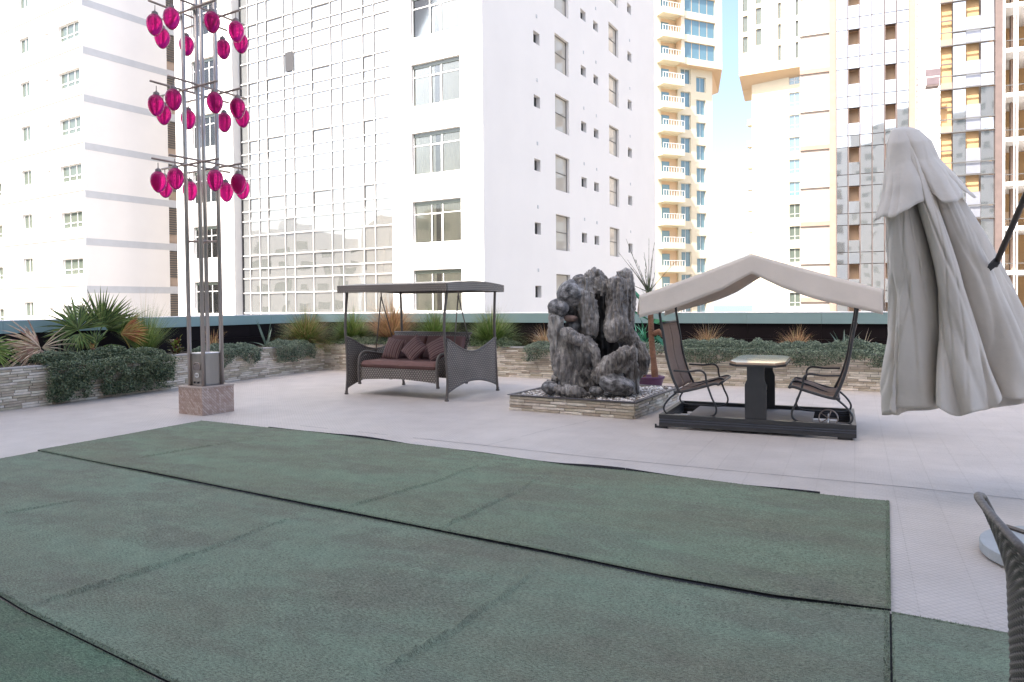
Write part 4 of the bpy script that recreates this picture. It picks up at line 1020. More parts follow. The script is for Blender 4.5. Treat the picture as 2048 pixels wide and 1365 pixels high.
sc0 = FLp + su*1.10 + sv*.83
sw = thing('wicker_swing', 'brown wicker garden swing with flat woven canopy and reddish brown seat', 'swing seat', tuple(sc0), -R(SWA))
HX, HY_ = 1.10, .83
for sx_ in (-1, 1):
    for sy_ in (-1, 1):
        yb = sy_*HY_; k = -sy_
        pts = smoothpts([(sx_*HX, yb, .02), (sx_*HX*1.0, yb+k*.03, .35), (sx_*HX*.985, yb+k*.0, .85), (sx_*HX*.985, yb-k*.03, 1.15), (sx_*HX*.985, yb-k*.01, 1.5), (sx_*HX, yb+k*.05, 1.86)] if sy_ < 0 else
                        [(sx_*HX, yb, .02), (sx_*HX, yb-.04, .35), (sx_*HX*.985, yb-.06, .95), (sx_*HX*.985, yb-.07, 1.4), (sx_*HX, yb-.07, 1.86)], 5)
        part('post', MB().tube(pts, .024, 10), M_wickp, sw, smooth=True)
        part('foot', MB().lathe([(.026, 0), (.036, .004), (.036, .022), (.022, .04), (.03, .055), (.024, .07)], 12, (sx_*HX, yb, 0)), M_wickp, sw, smooth=True)
def side_panel(x):
    mb = MB(); N = 22
    def top(t): return 1.035 - (.215)*math.sin(math.pi*min(1, t*1.05))**1.2 - .08*t + (0.02 if t > .95 else 0)
    def bot(t): return .13 + .155*math.sin(math.pi*t)**.9
    for s in (-.012, .012):
        mb.grid(lambda u, v, s=s: (x+s, -HY_+.03+u*(2*HY_-.07), bot(u)+(top(u)-bot(u))*v), N, 8)
    return mb, top, bot
for x in (-HX*.99, HX*.99):
    mb, tp_, bt_ = side_panel(x); pn = part('side_panel', mb, M_wick, sw)
    for fn in (tp_, bt_):
        part('panel_rim', MB().tube([(x, -HY_+.02+u*(2*HY_-.05), fn(u)) for u in np.linspace(0, 1, 24)], .021, 8), M_wickp, pn, smooth=True)
# canopy: woven fascia and arched woven roof skin with open underside slats
rx, ry = HX+.09, HY_+.10
def arch(v): return 1.955+.055*math.sin(math.pi*v)
cn = part('canopy', MB().grid(lambda u, v: (-rx+2*rx*u, -ry+2*ry*v, arch(v)), 2, 16), M_wick, sw, solid=.015)
part('fascia', MB().grid(lambda u, v: (-rx+2*rx*u, -ry-.002, 1.835+v*.125), 2, 2), M_wick, cn, solid=.022); part('fascia', MB().grid(lambda u, v: (-rx+2*rx*u, ry+.002, 1.835+v*.125), 2, 2), M_wick, cn, solid=.022)
for x in (-rx, rx): part('fascia', MB().grid(lambda u, v: (x, -ry+.012+(2*ry-.024)*u, 1.835+.02*math.sin(math.pi*u)+v*(arch(u)-1.835-.02*math.sin(math.pi*u))), 14, 2), M_wick, cn, solid=.022)
for x in (-.82, 0, .82): part('roof_beam', MB().tube([(x, -ry+.03, 1.86), (x, 0, 1.9), (x, ry-.03, 1.86)], .018, 6), M_wickp, cn)
# seat hung from the canopy
X0 = .86; yf, yb = -.74, .02
seat = part('seat', MB().grid(lambda u, v: (-X0+2*X0*u, yf, .27+.045*math.sin(math.pi*u)+v*(.49-.27-.045*math.sin(math.pi*u))), 12, 3).grid(lambda u, v: (-X0+2*X0*u, yf+(yb+.1-yf)*v, .485), 1, 1).grid(lambda u, v: (-X0+2*X0*u, yb+.12, .27+v*.21), 1, 1), M_wick, sw, solid=.02)
back = part('backrest', MB().grid(lambda u, v: (-X0+2*X0*u, yb+.02+.22*v+.03*v*v, .50+.58*v), 6, 6), M_wick, sw, solid=.025)
part('back_rail', MB().tube([(-X0-.02, yb+.27, 1.085), (X0+.02, yb+.27, 1.085)], .022, 8), M_wickp, back, smooth=True)
def cushion(name, x0, x1, y0, y1, th, m, parent, M=None):
    k = 14; mb = MB()
    def f(u, v, s):
        a, b = 2*u-1, 2*v-1; e = (1-abs(a)**26)*(1-abs(b)**18); return (x0+(x1-x0)*u, y0+(y1-y0)*v, s*th/2*(max(e, 0)**.33)+.004*noise.noise(Vector((u*6, v*4, s))))
    mb.grid(lambda u, v: f(u, v, 1), k*4, k*2); mb.grid(lambda u, v: f(u, v, -1), k*4, k*2); return part(name, mb, m, parent, M, smooth=True)
cushion('seat_cushion', -X0+.04, X0-.04, yf-.02, yb+.06, .14, M_cush, sw, TM(0, 0, .555))
for a, b in ((-X0+.04, -.01), (.01, X0-.04)):
    cushion('back_cushion', a, b, 0, .47, .13, M_cush, sw, TM(0, yb-.02, .60) @ RX(R(66)))
for sx_ in (-1, 1):
    x = sx_*X0
    pts = smoothpts([(x, yf-.01, .22), (x, yf-.03, .45), (x, yf-.0, .68), (x, yf+.12, .765), (x, yf+.35, .74), (x, yf+.62, .70), (x, yb+.14, .72)], 5)
    arm = part('armrest', MB().tube(pts, .024, 8), M_wickp, sw, smooth=True)
    part('arm_panel', MB().grid(lambda u, v: (x, yf+.02+(yb+.08-yf)*u, .46+v*(.20+.075*math.sin(math.pi*min(1, u*1.3)))), 10, 4), M_wick, arm, solid=.015)
    for yy in (yf, yb+.12): part('seat_leg', MB().tube([(x, yy, .46), (x, yy, .22)], .02, 8).lathe([(.03, 0), (.032, .02), (.02, .04)], 10, (x, yy, .19)), M_wickp, sw, smooth=True)
    # suspension: eye, short link, A rods
    ax, az = sx_*(X0+.01), 1.735
    hg = part('hanger', MB().tube([(ax, -.28, .72), (ax, -.12, az)], .011, 6).tube([(ax, .26, .86), (ax, -.10, az)], .011, 6), M_wickp, sw, smooth=True)
    part('spring_link', MB().tube([(ax, -.11, az), (ax, -.11, 1.9)], .012, 8).lathe([(.02, 0), (.026, .02), (.02, .04)], 8, (ax, -.11, az-.01)), M_coll, hg)
def pillow(label, loc, rot, sz=.43):
    mb = MB(); k = 14
    def f(u, v, s):
        a, b = 2*u-1, 2*v-1; r = max(0, (1-a*a)*(1-b*b))**.5; pin = 1-.10*(a*a*(1-b*b)+b*b*(1-a*a))
        return (a*sz/2*pin*(1 if 1 else 0), b*sz/2*pin, s*.085*r + .006*noise.noise(Vector((u*4, v*4, s+loc[0]*9))))
    mb.grid(lambda u, v: f(u, v, 1), k, k); mb.grid(lambda u, v: f(u, v, -1), k, k)
    o = part('pillow', mb, M_strp, None, None, smooth=True)
    o.matrix_basis = sw.matrix_basis @ TM(*loc) @ rot; return tag(o, label, 'cushion', 'striped pillows on the wicker swing')
bpy.context.view_layer.update()
sw.matrix_basis = TM(*sc0) @ RZ(-R(SWA))
pillow('leftmost of the three striped pillows on the swing, leaning upright', (-.50, -.22, .80), RX(R(68)) @ RZ(R(-8)))
pillow('middle striped pillow on the swing, tipped onto its corner', (.02, -.28, .815), RX(R(64)) @ RZ(R(-38)))
pillow('rightmost striped pillow on the swing, tilted against the armrest', (.50, -.24, .82), RX(R(66)) @ RZ(R(-60)) )
# ================================================================== driftwood fountain on a pebble bed
FA = 30.0
fu = Vector((math.cos(R(FA)), -math.sin(R(FA)), 0)); fv = Vector((math.sin(R(FA)), math.cos(R(FA)), 0))
f0 = G(1017, 820); FLN, FDP, FH = 2.02, 2.1, .225
fb = thing('fountain_planter', 'low square stone-faced bed with a metal rim and pebbles under the driftwood fountain', 'planter', tuple(f0), -R(FA))
fb.matrix_basis = TM(*f0) @ RZ(-R(FA))
M_rim = mat('rim_metal', (.10, .095, .10), .5)
part('core', MB().box((.02, .02, 0), (FLN-.02, .06, FH)).box((.02, FDP-.06, 0), (FLN-.02, FDP-.02, FH)).box((.02, .061, 0), (.06, FDP-.061, FH)).box((FLN-.06, .061, 0), (FLN-.02, FDP-.061, FH)), M_mortar, fb)
for a, b in (((-.012, -.012, FH), (FLN+.012, .05, FH+.012)), ((-.012, FDP-.05, FH), (FLN+.012, FDP+.012, FH+.012)), ((-.012, .051, FH), (.05, FDP-.051, FH+.012)), ((FLN-.05, .051, FH), (FLN+.012, FDP-.051, FH+.012))):
    part('rim', MB().box(a, b), M_rim, fb)
clad(fb, FLN-.02, FH-.02, TM(.01, .02, 0), lambda x, z: 0, 90)
clad(fb, FDP-.02, FH-.02, Matrix(((0, -1, 0, FLN-.02), (1, 0, 0, .01), (0, 0, 1, 0), (0, 0, 0, 1))), lambda x, z: 0, 90)
clad(fb, FDP-.02, FH-.02, Matrix(((0, 1, 0, .02), (-1, 0, 0, FDP-.01), (0, 0, 1, 0), (0, 0, 0, 1))), lambda x, z: 0, 60)
part('bed', MB().box((.055, .055, .05), (FLN-.055, FDP-.055, FH-.03)), M_mortar, fb)
M_peb = mat('pebble', (.42, .37, .32), .6, var=.1, vscale=12, island=.45, objr=.45, col2=(.66, .63, .60), hue=.015)
pms = []
for i in range(8):
    bm = bmesh.new(); bmesh.ops.create_icosphere(bm, subdivisions=1, radius=1)
    s = (random.uniform(.9, 1.3), random.uniform(.7, 1), random.uniform(.5, .75))
    for v in bm.verts: v.co = Vector((v.co.x*s[0], v.co.y*s[1], v.co.z*s[2]))*(1+.15*noise.noise(v.co*1.5+Vector((i*5, 0, 0))))
    me = bpy.data.meshes.new('pebble'); bm.to_mesh(me); bm.free(); me.polygons.foreach_set('use_smooth', [True]*len(me.polygons)); me.materials.append(M_peb); pms.append(me)
pp = []
for i in range(2600):
    x, y = random.uniform(.07, FLN-.07), random.uniform(.07, FDP-.07); r = random.uniform(.016, .032); z = FH-.025+random.uniform(0, .022)+.03*max(0, noise.noise(Vector((x*2, y*2, 1))))
    pp.append((y, x, z, r))
pp.sort(); rest = MB()
for i, (y, x, z, r) in enumerate(pp):
    T = TM(x, y, z) @ Matrix.Rotation(random.random()*6, 4, 'Z') @ Matrix.Rotation(random.gauss(0, .3), 4, 'X') @ Matrix.Scale(r, 4)
    if i < 280: link('pebble', random.choice(pms), None, fb, T)
    else:
        me = random.choice(pms); o_ = len(rest.v); rest.v += [tuple(T @ v.co) for v in me.vertices]; rest.f += [tuple(k+o_ for k in p.vertices) for p in me.polygons]
struct(part('pebbles', rest, M_peb, fb, smooth=True), 'stuff')

def wood_mat():
    m = bpy.data.materials.new('grey_driftwood'); m.use_nodes = True; t = m.node_tree; L = t.links; b = t.nodes['Principled BSDF']
    tc = t.nodes.new('ShaderNodeTexCoord'); mp = t.nodes.new('ShaderNodeMapping'); mp.inputs['Scale'].default_value = (1, 1, .16); L.new(tc.outputs['Object'], mp.inputs[0])
    def noi(sc, de, v, ro=.6):
        n = t.nodes.new('ShaderNodeTexNoise'); n.inputs['Scale'].default_value = sc; n.inputs['Detail'].default_value = de; n.inputs['Roughness'].default_value = ro; L.new(v, n.inputs['Vector']); return n.outputs[0]
    a = noi(26, 6, mp.outputs[0], .7); c = noi(3.0, 5, tc.outputs['Object'])
    f = nmath(t, 'ADD', nmath(t, 'MULTIPLY', a, .50), nmath(t, 'MULTIPLY', c, .58))
    cr = t.nodes.new('ShaderNodeValToRGB'); e = cr.color_ramp.elements; e[0].position = .40; e[0].color = (.05, .045, .042, 1); e[1].position = .66; e[1].color = (.50, .475, .44, 1)
    k = e.new(.55); k.color = (.27, .25, .232, 1)
    L.new(f, cr.inputs[0]); L.new(cr.outputs[0], b.inputs['Base Color'])
    h = nmath(t, 'ADD', nmath(t, 'MULTIPLY', a, 1.0), nmath(t, 'MULTIPLY', noi(70, 3, tc.outputs['Object']), .35))
    bp = t.nodes.new('ShaderNodeBump'); bp.inputs['Strength'].default_value = 1; bp.inputs['Distance'].default_value = .018; L.new(h, bp.inputs['Height']); L.new(bp.outputs[0], b.inputs['Normal'])
    b.inputs['Roughness'].default_value = .62; return m
M_wood = wood_mat()
M_rock = mat('grey_boulder', (.09, .088, .088), .65, var=.4, vscale=9, bump=1, bscale=28, col2=(.32, .315, .315), bdist=.03)
fc = WP(1188, 790, 10.95); fc.z = FH
ft = thing('driftwood_fountain', 'tall gnarled grey driftwood fountain with hollow dark middle and boulders lodged in it', 'fountain', tuple(fc))
def fl(px, py, dd=0.0): return WP(px, py, 10.9+dd) - Vector(ft.location)
def remesh(mbs, vox, disp, seed):
    mb = MB()
    for m_ in mbs: mb.add(m_.v, m_.f)
    me = mb.mesh('tmp'); o = bpy.data.objects.new('tmp', me); COL.objects.link(o)
    r = o.modifiers.new('r', 'REMESH'); r.mode = 'VOXEL'; r.voxel_size = vox
    sm = o.modifiers.new('s', 'SMOOTH'); sm.iterations = 1; sm.factor = .5
    dg = bpy.context.evaluated_depsgraph_get(); ev = o.evaluated_get(dg); out = bpy.data.meshes.new_from_object(ev); bpy.data.objects.remove(o)
    n = len(out.vertices); co = np.empty(n*3, np.float32); out.vertices.foreach_get('co', co); co = co.reshape(-1, 3); no = np.empty(n*3, np.float32)
    out.vertex_normals.foreach_get('vector', no); no = no.reshape(-1, 3)
    for i in range(n):
        p = co[i]; d = disp(Vector(p), seed); co[i] += no[i]*d
    out.vertices.foreach_set('co', co.ravel()); out.polygons.foreach_set('use_smooth', [True]*len(out.polygons)); out.update(); return out
def wdisp(p, s):
    q = Vector((p.x*9, p.y*9, p.z*1.5+s)); a = noise.noise(q+Vector((.5*noise.noise(p*2), 0, 0)))
    r = 1-abs(noise.noise(Vector((p.x*16, p.y*16, p.z*2.2+s*3))))*2.2
    k = 1-abs(noise.noise(Vector((p.x*30, p.y*30, p.z*3.5))))*2
    pit = max(0, noise.noise(Vector((p.x*7+4, p.y*7, p.z*3)))-.25)*.11
    return .040*a + .030*r + .016*k + .055*noise.noise(p*2.8+Vector((s, 0, 0))) + .016*noise.noise(p*20) - pit - .018
def rdisp(p, s): return .030*noise.noise(p*3.5+Vector((s, 3, 0))) + .008*noise.noise(p*12)
def lg(pts, rs, ry=None, n=12, sq=1):
    """limb: list of (px,py,depth), radius in px at the sculpture"""
    k = 10.9/FPX; P = smoothpts([fl(*p) for p in pts], 4)
    m_ = len(pts); rr = []; r2 = []
    def interp(a):
        out = []
        for i in range(m_-1):
            for j in range(4): out.append(a[i]+(a[i+1]-a[i])*j/4)
        return out+[a[-1]]
    rr = [r*k for r in interp(rs)]; r2 = [r*k for r in interp(ry or rs)]
    return MB().tube(P, r2, n, rr)
wood = [
    # left flank slab down to the bed
    lg([(1118, 612, .0), (1113, 650, -.02), (1118, 690, -.08), (1132, 735, -.14), (1148, 786, -.2)], [16, 13, 17, 22, 24], [14, 12, 14, 14, 12]),
    lg([(1112, 640, .1), (1116, 700, .12), (1120, 760, .1)], [10, 12, 14], [12, 14, 14]),
    # shoulder bowl at lower left
    lg([(1128, 668, -.16), (1152, 678, -.24), (1180, 690, -.28), (1194, 722, -.28), (1192, 748, -.25)], [14, 12, 10, 8, 7], [12, 12, 12, 10, 8]),
    lg([(1150, 690, -.06), (1160, 715, -.07), (1160, 750, -.06), (1165, 785, -.1)], [22, 28, 30, 26], [10, 12, 12, 12]),
    # middle left trunk, hanging
    lg([(1166, 560, .10), (1170, 590, .04), (1182, 620, -.02), (1180, 650, -.06), (1178, 672, -.06)], [20, 20, 17, 16, 12], [20, 18, 16, 14, 12]),
    lg([(1152, 568, .14), (1160, 600, .14), (1156, 650, .14), (1160, 720, .14)], [16, 16, 20, 24], [12, 12, 12, 12]),
    # crown bits
    lg([(1182, 552, .1), (1196, 548, .1), (1206, 560, .1)], [10, 9, 8], [12, 10, 10]),
    lg([(1195, 580, .06), (1200, 560, .08), (1198, 546, .1)], [13, 11, 7]),
    lg([(1164, 575, .08), (1180, 562, .06), (1196, 572, .05), (1212, 580, .02)], [15, 16, 14, 14], [14, 14, 12, 12]),
    lg([(1206, 572, .05), (1226, 568, .02)], [11, 13], [12, 14]),
    # big right trunk
    lg([(1236, 560, .0), (1234, 590, -.04), (1232, 630, -.08), (1230, 660, -.12), (1236, 676, -.12)], [23, 24, 22, 21, 22], [20, 18, 18, 16, 14]),
    lg([(1256, 544, .08), (1262, 575, .06), (1262, 620, .04), (1258, 655, .04)], [10, 9, 10, 7], [12, 12, 14, 10]),
    lg([(1236, 551, .06), (1246, 546, .06), (1262, 546, .06)], [9, 10, 8], [12, 12, 10]),
    # right flank swelling out and down
    lg([(1244, 660, -.04), (1262, 680, -.02), (1280, 706, 0), (1284, 728, .0), (1272, 752, .0), (1262, 780, -.02)], [20, 18, 14, 12, 14, 16], [18, 18, 16, 14, 14, 14]),
    # lower right leaning log
    lg([(1194, 764, -.30), (1210, 738, -.34), (1234, 722, -.36), (1256, 706, -.34), (1262, 716, -.26)], [15, 15, 17, 13, 10], [16, 16, 16, 14, 12]),
    lg([(1250, 716, -.24), (1264, 740, -.2), (1258, 762, -.18), (1254, 785, -.16)], [14, 14, 15, 16], [14, 14, 14, 14]),
    # floor roots
    lg([(1108, 776, -.30), (1130, 780, -.42), (1160, 786, -.46), (1182, 790, -.44)], [7, 10, 8, 5], [8, 10, 8, 6]),
    lg([(1092, 768, .0), (1108, 760, -.05), (1126, 756, -.05)], [5, 8, 9], [8, 10, 10]),
    lg([(1166, 742, -.12), (1184, 756, -.2), (1180, 778, -.22)], [12, 12, 14], [12, 12, 12]),
]
def slab(pts, dd, th=.05):
    '''upright flat slab: outline in photo px at the sculpture, pushed back dd, thickness th'''
    n = len(pts); A = [fl(x, y, dd) for x, y in pts]; B = [p+Vector((0, th, 0)) for p in A]
    return MB().add(A+B, [tuple(range(n))[::-1], tuple(range(n, 2*n))]+[(i, (i+1) % n, n+(i+1) % n, n+i) for i in range(n)])
wood += [
    slab([(1214, 574), (1221, 566), (1229, 570), (1238, 563), (1250, 566), (1257, 572), (1256, 612), (1251, 648), (1240, 672), (1222, 676), (1212, 655), (1217, 620)], -.13, .10),
    slab([(1252, 547), (1258, 543), (1266, 546), (1266, 590), (1271, 625), (1268, 655), (1258, 657), (1250, 640), (1252, 600)], -.02, .09),
    slab([(1160, 585), (1166, 580), (1174, 584), (1186, 582), (1190, 600), (1193, 640), (1186, 672), (1172, 676), (1163, 650), (1160, 620)], -.11, .08),
    slab([(1104, 634), (1116, 630), (1128, 640), (1126, 662), (1150, 688), (1160, 730), (1172, 785), (1140, 788), (1122, 735), (1110, 690)], -.17, .07),
    slab([(1178, 556), (1186, 550), (1190, 542), (1200, 540), (1206, 548), (1214, 552), (1216, 572), (1200, 590), (1180, 586)], .02, .10),
    slab([(1232, 552), (1240, 546), (1250, 550), (1248, 566), (1234, 568)], .06, .07),
    slab([(1224, 740), (1248, 700), (1262, 706), (1268, 720), (1256, 742), (1236, 752)], -.40, .08),
]
part('hollow_shade', remesh([lg([(1205, 585, .42), (1200, 650, .44), (1205, 720, .44), (1205, 785, .4)], [38, 46, 54, 54], [10, 10, 10, 10])], .02, wdisp, 5.0), mat('wood_in_shade', (.03, .026, .024), .35, var=.4, vscale=12), ft)  # near-black back sheet, the deep shade of the hollow put into its colour
part('driftwood', remesh(wood, .0095, wdisp, 2.0), M_wood, ft)
def boulder(px, py, dd, rx_, ry_, rz_, s, m=M_rock, rot=0):
    bm = bmesh.new(); bmesh.ops.create_icosphere(bm, subdivisions=4, radius=1); k = 10.9/FPX
    for v in bm.verts:
        c = v.co; 
        # soft facets
        for d in range(6):
            dv = Vector((math.sin(d*2.1+s), math.cos(d*1.3+s*2), math.sin(d*3.7+s*1.5))).normalized(); t = c.dot(dv)
            if t > .86: c = c-dv*(t-.86)*.8
        c = c*(1+.12*noise.noise(c*1.6+Vector((s*7, 0, 0)))+.03*noise.noise(c*5+Vector((s, 0, 0))))
        v.co = (Matrix.Rotation(rot, 3, 'Y') @ Vector((c.x*rx_*k, c.y*ry_*k, c.z*rz_*k)))
    me = bpy.data.meshes.new('boulder'); bm.to_mesh(me); bm.free(); me.polygons.foreach_set('use_smooth', [True]*len(me.polygons))
    return link('boulder', me, m, ft, TM(*fl(px, py, dd)))
M_rockr = mat('reddish_rock', (.26, .18, .15), .7, var=.3, vscale=6, bump=.6, bscale=20, bdist=.02)
for a in ((1141, 587, .0, 27, 26, 27, 1), (1117, 616, -.02, 22, 22, 19, 2), (1190, 549, .2, 15, 14, 11, 3), (1160, 566, .18, 17, 15, 18, 4), (1141, 616, .16, 18, 14, 24, 12),
          (1234, 770, -.42, 38, 28, 20, 5), (1226, 752, -.25, 20, 18, 17, 6), (1100, 776, -.1, 18, 20, 14, 7), (1192, 782, -.36, 16, 14, 9, 8), (1162, 618, -.02, 9, 8, 6, 9), (1123, 770, -.12, 9, 9, 9, 11)):
    boulder(*a, rot=R(18) if a[6] == 5 else 0)
boulder(1141, 637, -.02, 15, 12, 7, 10, M_rockr)
boulder(1145, 655, .06, 16, 8, 20, 13, M_rock)

# ================================================================== glider swing
GA = 24.5
gu = Vector((math.cos(R(GA)), -math.sin(R(GA)), 0)); gv = Vector((math.sin(R(GA)), math.cos(R(GA)), 0))
g0 = G(1318, 857)
gs = thing('glider_swing', 'four seat glider swing with facing mesh seats, centre table and cream gabled canopy', 'glider swing', tuple(g0), -R(GA))
gs.matrix_basis = TM(*g0) @ RZ(-R(GA)); GI = gs.matrix_basis.inverted()
GLN, GWD = 2.28, 1.42
M_gm = mat('glider_paint', (.045, .046, .048), .38, var=.15, vscale=8); M_gm2 = mat('glider_groove', (.085, .095, .12), .35, var=.1, vscale=6)
M_sling = mat('sling_mesh', (.30, .205, .16), .75, var=.1, vscale=30, bump=.4, bscale=220)
M_canv = mat('canopy_cream', (.78, .70, .62), .85, var=.06, vscale=3, bump=.25, bscale=7, bdist=.02)
def beam(a, b, n=(0, -1), z0=.03, h=.15):
    """grooved aluminium profile along a->b (local xy)"""
    a = Vector((*a, 0)); b = Vector((*b, 0)); L = (b-a).length; d = (b-a)/L
    M = Matrix(((d.x, -d.y, 0, a.x), (d.y, d.x, 0, a.y), (0, 0, 1, z0), (0, 0, 0, 1)))
    mb = MB().box((0, 0, 0), (L, .05, .042), M).box((0, -.004, .10), (L, .054, h), M).box((0, .008, .042), (L, .042, .10), M)
    o = part('base_beam', mb, M_gm, gs); part('groove', MB().box((.002, .004, .05), (L-.002, .046, .062), M).box((.002, .002, .078), (L-.002, .048, .094), M), M_gm2, o); return o
beam((0, 0), (GLN, 0)); beam((0, GWD-.05), (GLN, GWD-.05)); beam((.055, .055), (.055, GWD-.055)); beam((GLN-.004, .055), (GLN-.004, GWD-.055))
for x in (-.06, GLN-.2):
    for y in (.02, GWD-.06): part('foot', MB().box((x, y, 0), (x+.16, y+.03, .028)).box((x+.0, y+.0, .0), (x+.02, y+.03, .05)), M_gm, gs)
M_board = mat('floor_board', (.34, .30, .28), .7, var=.08, vscale=2, stretch=(1, 8, 1))
part('floor_board', MB().box((.30, .10, .118), (1.80, GWD-.11, .135)), M_board, gs)
part('board_edge', MB().box((.29, .085, .09), (1.81, .099, .14)).box((.29, GWD-.109, .09), (1.81, GWD-.095, .14)), M_gm, gs)
# table
def tpanel(y):
    poly = [(1.05, .15), (1.30, .15), (1.30, .60), (1.275, .66), (1.275, .84), (1.075, .84), (1.075, .66), (1.05, .60)]
    mb = MB(); n = len(poly)
    mb.add([(x, y, z) for x, z in poly]+[(x, y+.028, z) for x, z in poly], [tuple(range(n)), tuple(range(2*n-1, n-1, -1))]+[(i, n+i, n+(i+1) % n, (i+1) % n) for i in range(n)])
    return part('table_leg', mb, M_gm, gs)
tpanel(.02); tpanel(1.30)
part('table_brace', MB().box((1.14, .05, .40), (1.20, 1.299, .47)), M_steel, gs)
oct_ = [(.95, .02), (.85, .25), (.85, 1.20), (.95, 1.42), (1.40, 1.42), (1.50, 1.20), (1.50, .25), (1.40, .02)]
tt = part('table_top', MB().prism(oct_, .842, .868), mat('table_laminate', (.66, .47, .33), .06, spec=1.0, var=.05, vscale=3), gs)
oc2 = [((x-1.175)*1.03+1.175, (y-.72)*1.02+.72) for x, y in oct_]
part('table_edge', MB().prism(oc2, .815, .8415), M_gm, tt)
# seats
def seat_side(sg):
    X = (lambda x: x) if sg > 0 else (lambda x: GLN-x)
    rt = .0125
    for y, nm in ((.10, 'near'), (1.14, 'far')):
        loop = smoothpts([(X(.22), y, .47), (X(.10), y, .36), (X(.04), y, .25), (X(.10), y, .172), (X(.30), y, .165), (X(.62), y, .17), (X(.70), y, .26), (X(.64), y, .42), (X(.58), y, .60), (X(.565), y, .70), (X(.50), y, .745), (X(.36), y, .73), (X(.17), y, .735)], 5)
        part('side_frame', MB().tube(loop, rt, 8), M_gm, gs, smooth=True)
        up = smoothpts([(X(.24), y, .46), (X(.15), y, .66), (X(.08), y, .92), (X(.04), y, 1.18), (X(.0), y, 1.42), (X(-.01), y, 1.60), (X(.06), y, 1.70), (X(.28), y, 1.79)], 5)
        part('upright', MB().tube(up, .017, 8), M_gm, gs, smooth=True)
        sp_ = [(X(.17), y, .462), (X(.30), y, .475), (X(.55), y, .545), (X(.68), y, .585), (X(.73), y, .575)]
        part('seat_rail', MB().tube(smoothpts(sp_, 4), .017, 8), M_gm, gs, smooth=True)
    ym = .62
    mid = smoothpts([(X(.73), ym, .58), (X(.66), ym, .60), (X(.5), ym, .545), (X(.32), ym, .475), (X(.20), ym, .47), (X(.13), ym, .66), (X(.06), ym, .92), (X(.03), ym, 1.15), (X(-.01), ym, 1.33)], 4)
    part('centre_rail', MB().tube(mid, .012, 8), M_gm, gs, smooth=True)
    for (xx, zz) in ((.73, .577), (.19, .462), (-.005, 1.345)): part('cross_bar', MB().tube([(X(xx), .10, zz), (X(xx), 1.14, zz)], .014, 8), M_gm, gs, smooth=True)
    for ya, yb_ in ((.115, .605), (.635, 1.125)):
        pr = smoothpts([(X(.19), 0, .478), (X(.33), 0, .478), (X(.52), 0, .545), (X(.71), 0, .588)], 4)
        part('seat_sling', MB().grid(lambda u, v: (pr[int(u*(len(pr)-1)+.5)].x, ya+(yb_-ya)*v, pr[int(u*(len(pr)-1)+.5)].z-.012*math.sin(math.pi*v)), len(pr)-1, 6), M_sling, gs, solid=.006, smooth=True)
        pb = smoothpts([(X(.205), 0, .49), (X(.135), 0, .68), (X(.07), 0, .92), (X(.04), 0, 1.15), (X(.0), 0, 1.33)], 4)
        part('back_sling', MB().grid(lambda u, v: (pb[int(u*(len(pb)-1)+.5)].x-(.012*math.sin(math.pi*v))*sg, ya+(yb_-ya)*v, pb[int(u*(len(pb)-1)+.5)].z), len(pb)-1, 6), M_sling, gs, solid=.006, smooth=True)
seat_side(1); seat_side(-1)
# canopy
UX0, UX1, UM, ZP, ZL, ZR = -.24, 2.55, 1.14, 2.185, 1.70, 1.735
def roofz(x):
    t = (x-UX0)/(UM-UX0) if x < UM else (UX1-x)/(UX1-UM); e = ZL if x < UM else ZR
    return e+(ZP-e)*t - .008*math.sin(math.pi*t)
y0c, y1c = -.02, 1.42
NU = 44
cn = part('canopy', MB().grid(lambda u, v: (UX0+(UX1-UX0)*u, y0c+(y1c-y0c)*v, roofz(UX0+(UX1-UX0)*u)-.015*math.sin(math.pi*v)*abs(math.sin(math.pi*u*2))), NU, 8), M_canv, gs, solid=.004, smooth=False)
def val(y, seed, s):
    def f(u, v):
        x = UX0+(UX1-UX0)*u; d = .285+.03*abs(math.sin(u*math.pi*2))**2 + .02*noise.noise(Vector((u*5, seed, 0))); 
        if abs(x-UM) < .34: d -= .06*(1-abs(x-UM)/.34)
        z = roofz(x)-d*v; return (x+.0*v, y + s*(.022*v + .012*noise.noise(Vector((u*9, v, seed)))*v), z)
    return MB().grid(f, NU*2, 6)
part('front_valance', val(y0c, 1, -1), M_canv, cn, solid=.003, smooth=True)
part('back_valance', val(y1c, 2, 1), M_canv, cn, solid=.003, smooth=True)
for x, z, s in ((UX0, ZL, -1), (UX1, ZR, 1)):
    part('side_valance', MB().grid(lambda u, v: (x+s*(.03*v+.01*noise.noise(Vector((u*6, v, s)))), y0c+(y1c-y0c)*u, z-(.235+.02*math.sin(u*9))*v), 24, 5), M_canv, cn, solid=.003, smooth=True)
for y in (.05, 1.36): part('canopy_rail', MB().tube([(UX0+.03, y, roofz(UX0+.03)-.03), (UM, y, ZP-.03), (UX1-.03, y, roofz(UX1-.03)-.03)], .012, 8), M_gm, cn)
# drive wheel and rods under the right seat
wh = part('flywheel', MB().tube([(1.98+.105*math.cos(a), .30+.105*math.sin(a)*.3, .20+.105*math.sin(a)*.95) for a in np.linspace(0, 2*math.pi, 25)], .009, 6, cap=False), M_steel_d, gs, smooth=True)
for k in range(5):
    a = k*2*math.pi/5; part('spoke', MB().tube([(1.98, .30, .20), (1.98+.1*math.cos(a), .30+.03*math.sin(a), .20+.095*math.sin(a))], .007, 5), M_steel_d, wh)
part('axle', MB().tube([(1.98, .12, .17), (1.98, .5, .22)], .009, 6).tube([(1.83, .20, .15), (2.2, .20, .15)], .010, 6), M_frame_w, gs)
part('axle', MB().tube([(.12, .35, .13), (.33, .30, .15)], .012, 6), M_frame_w, gs)

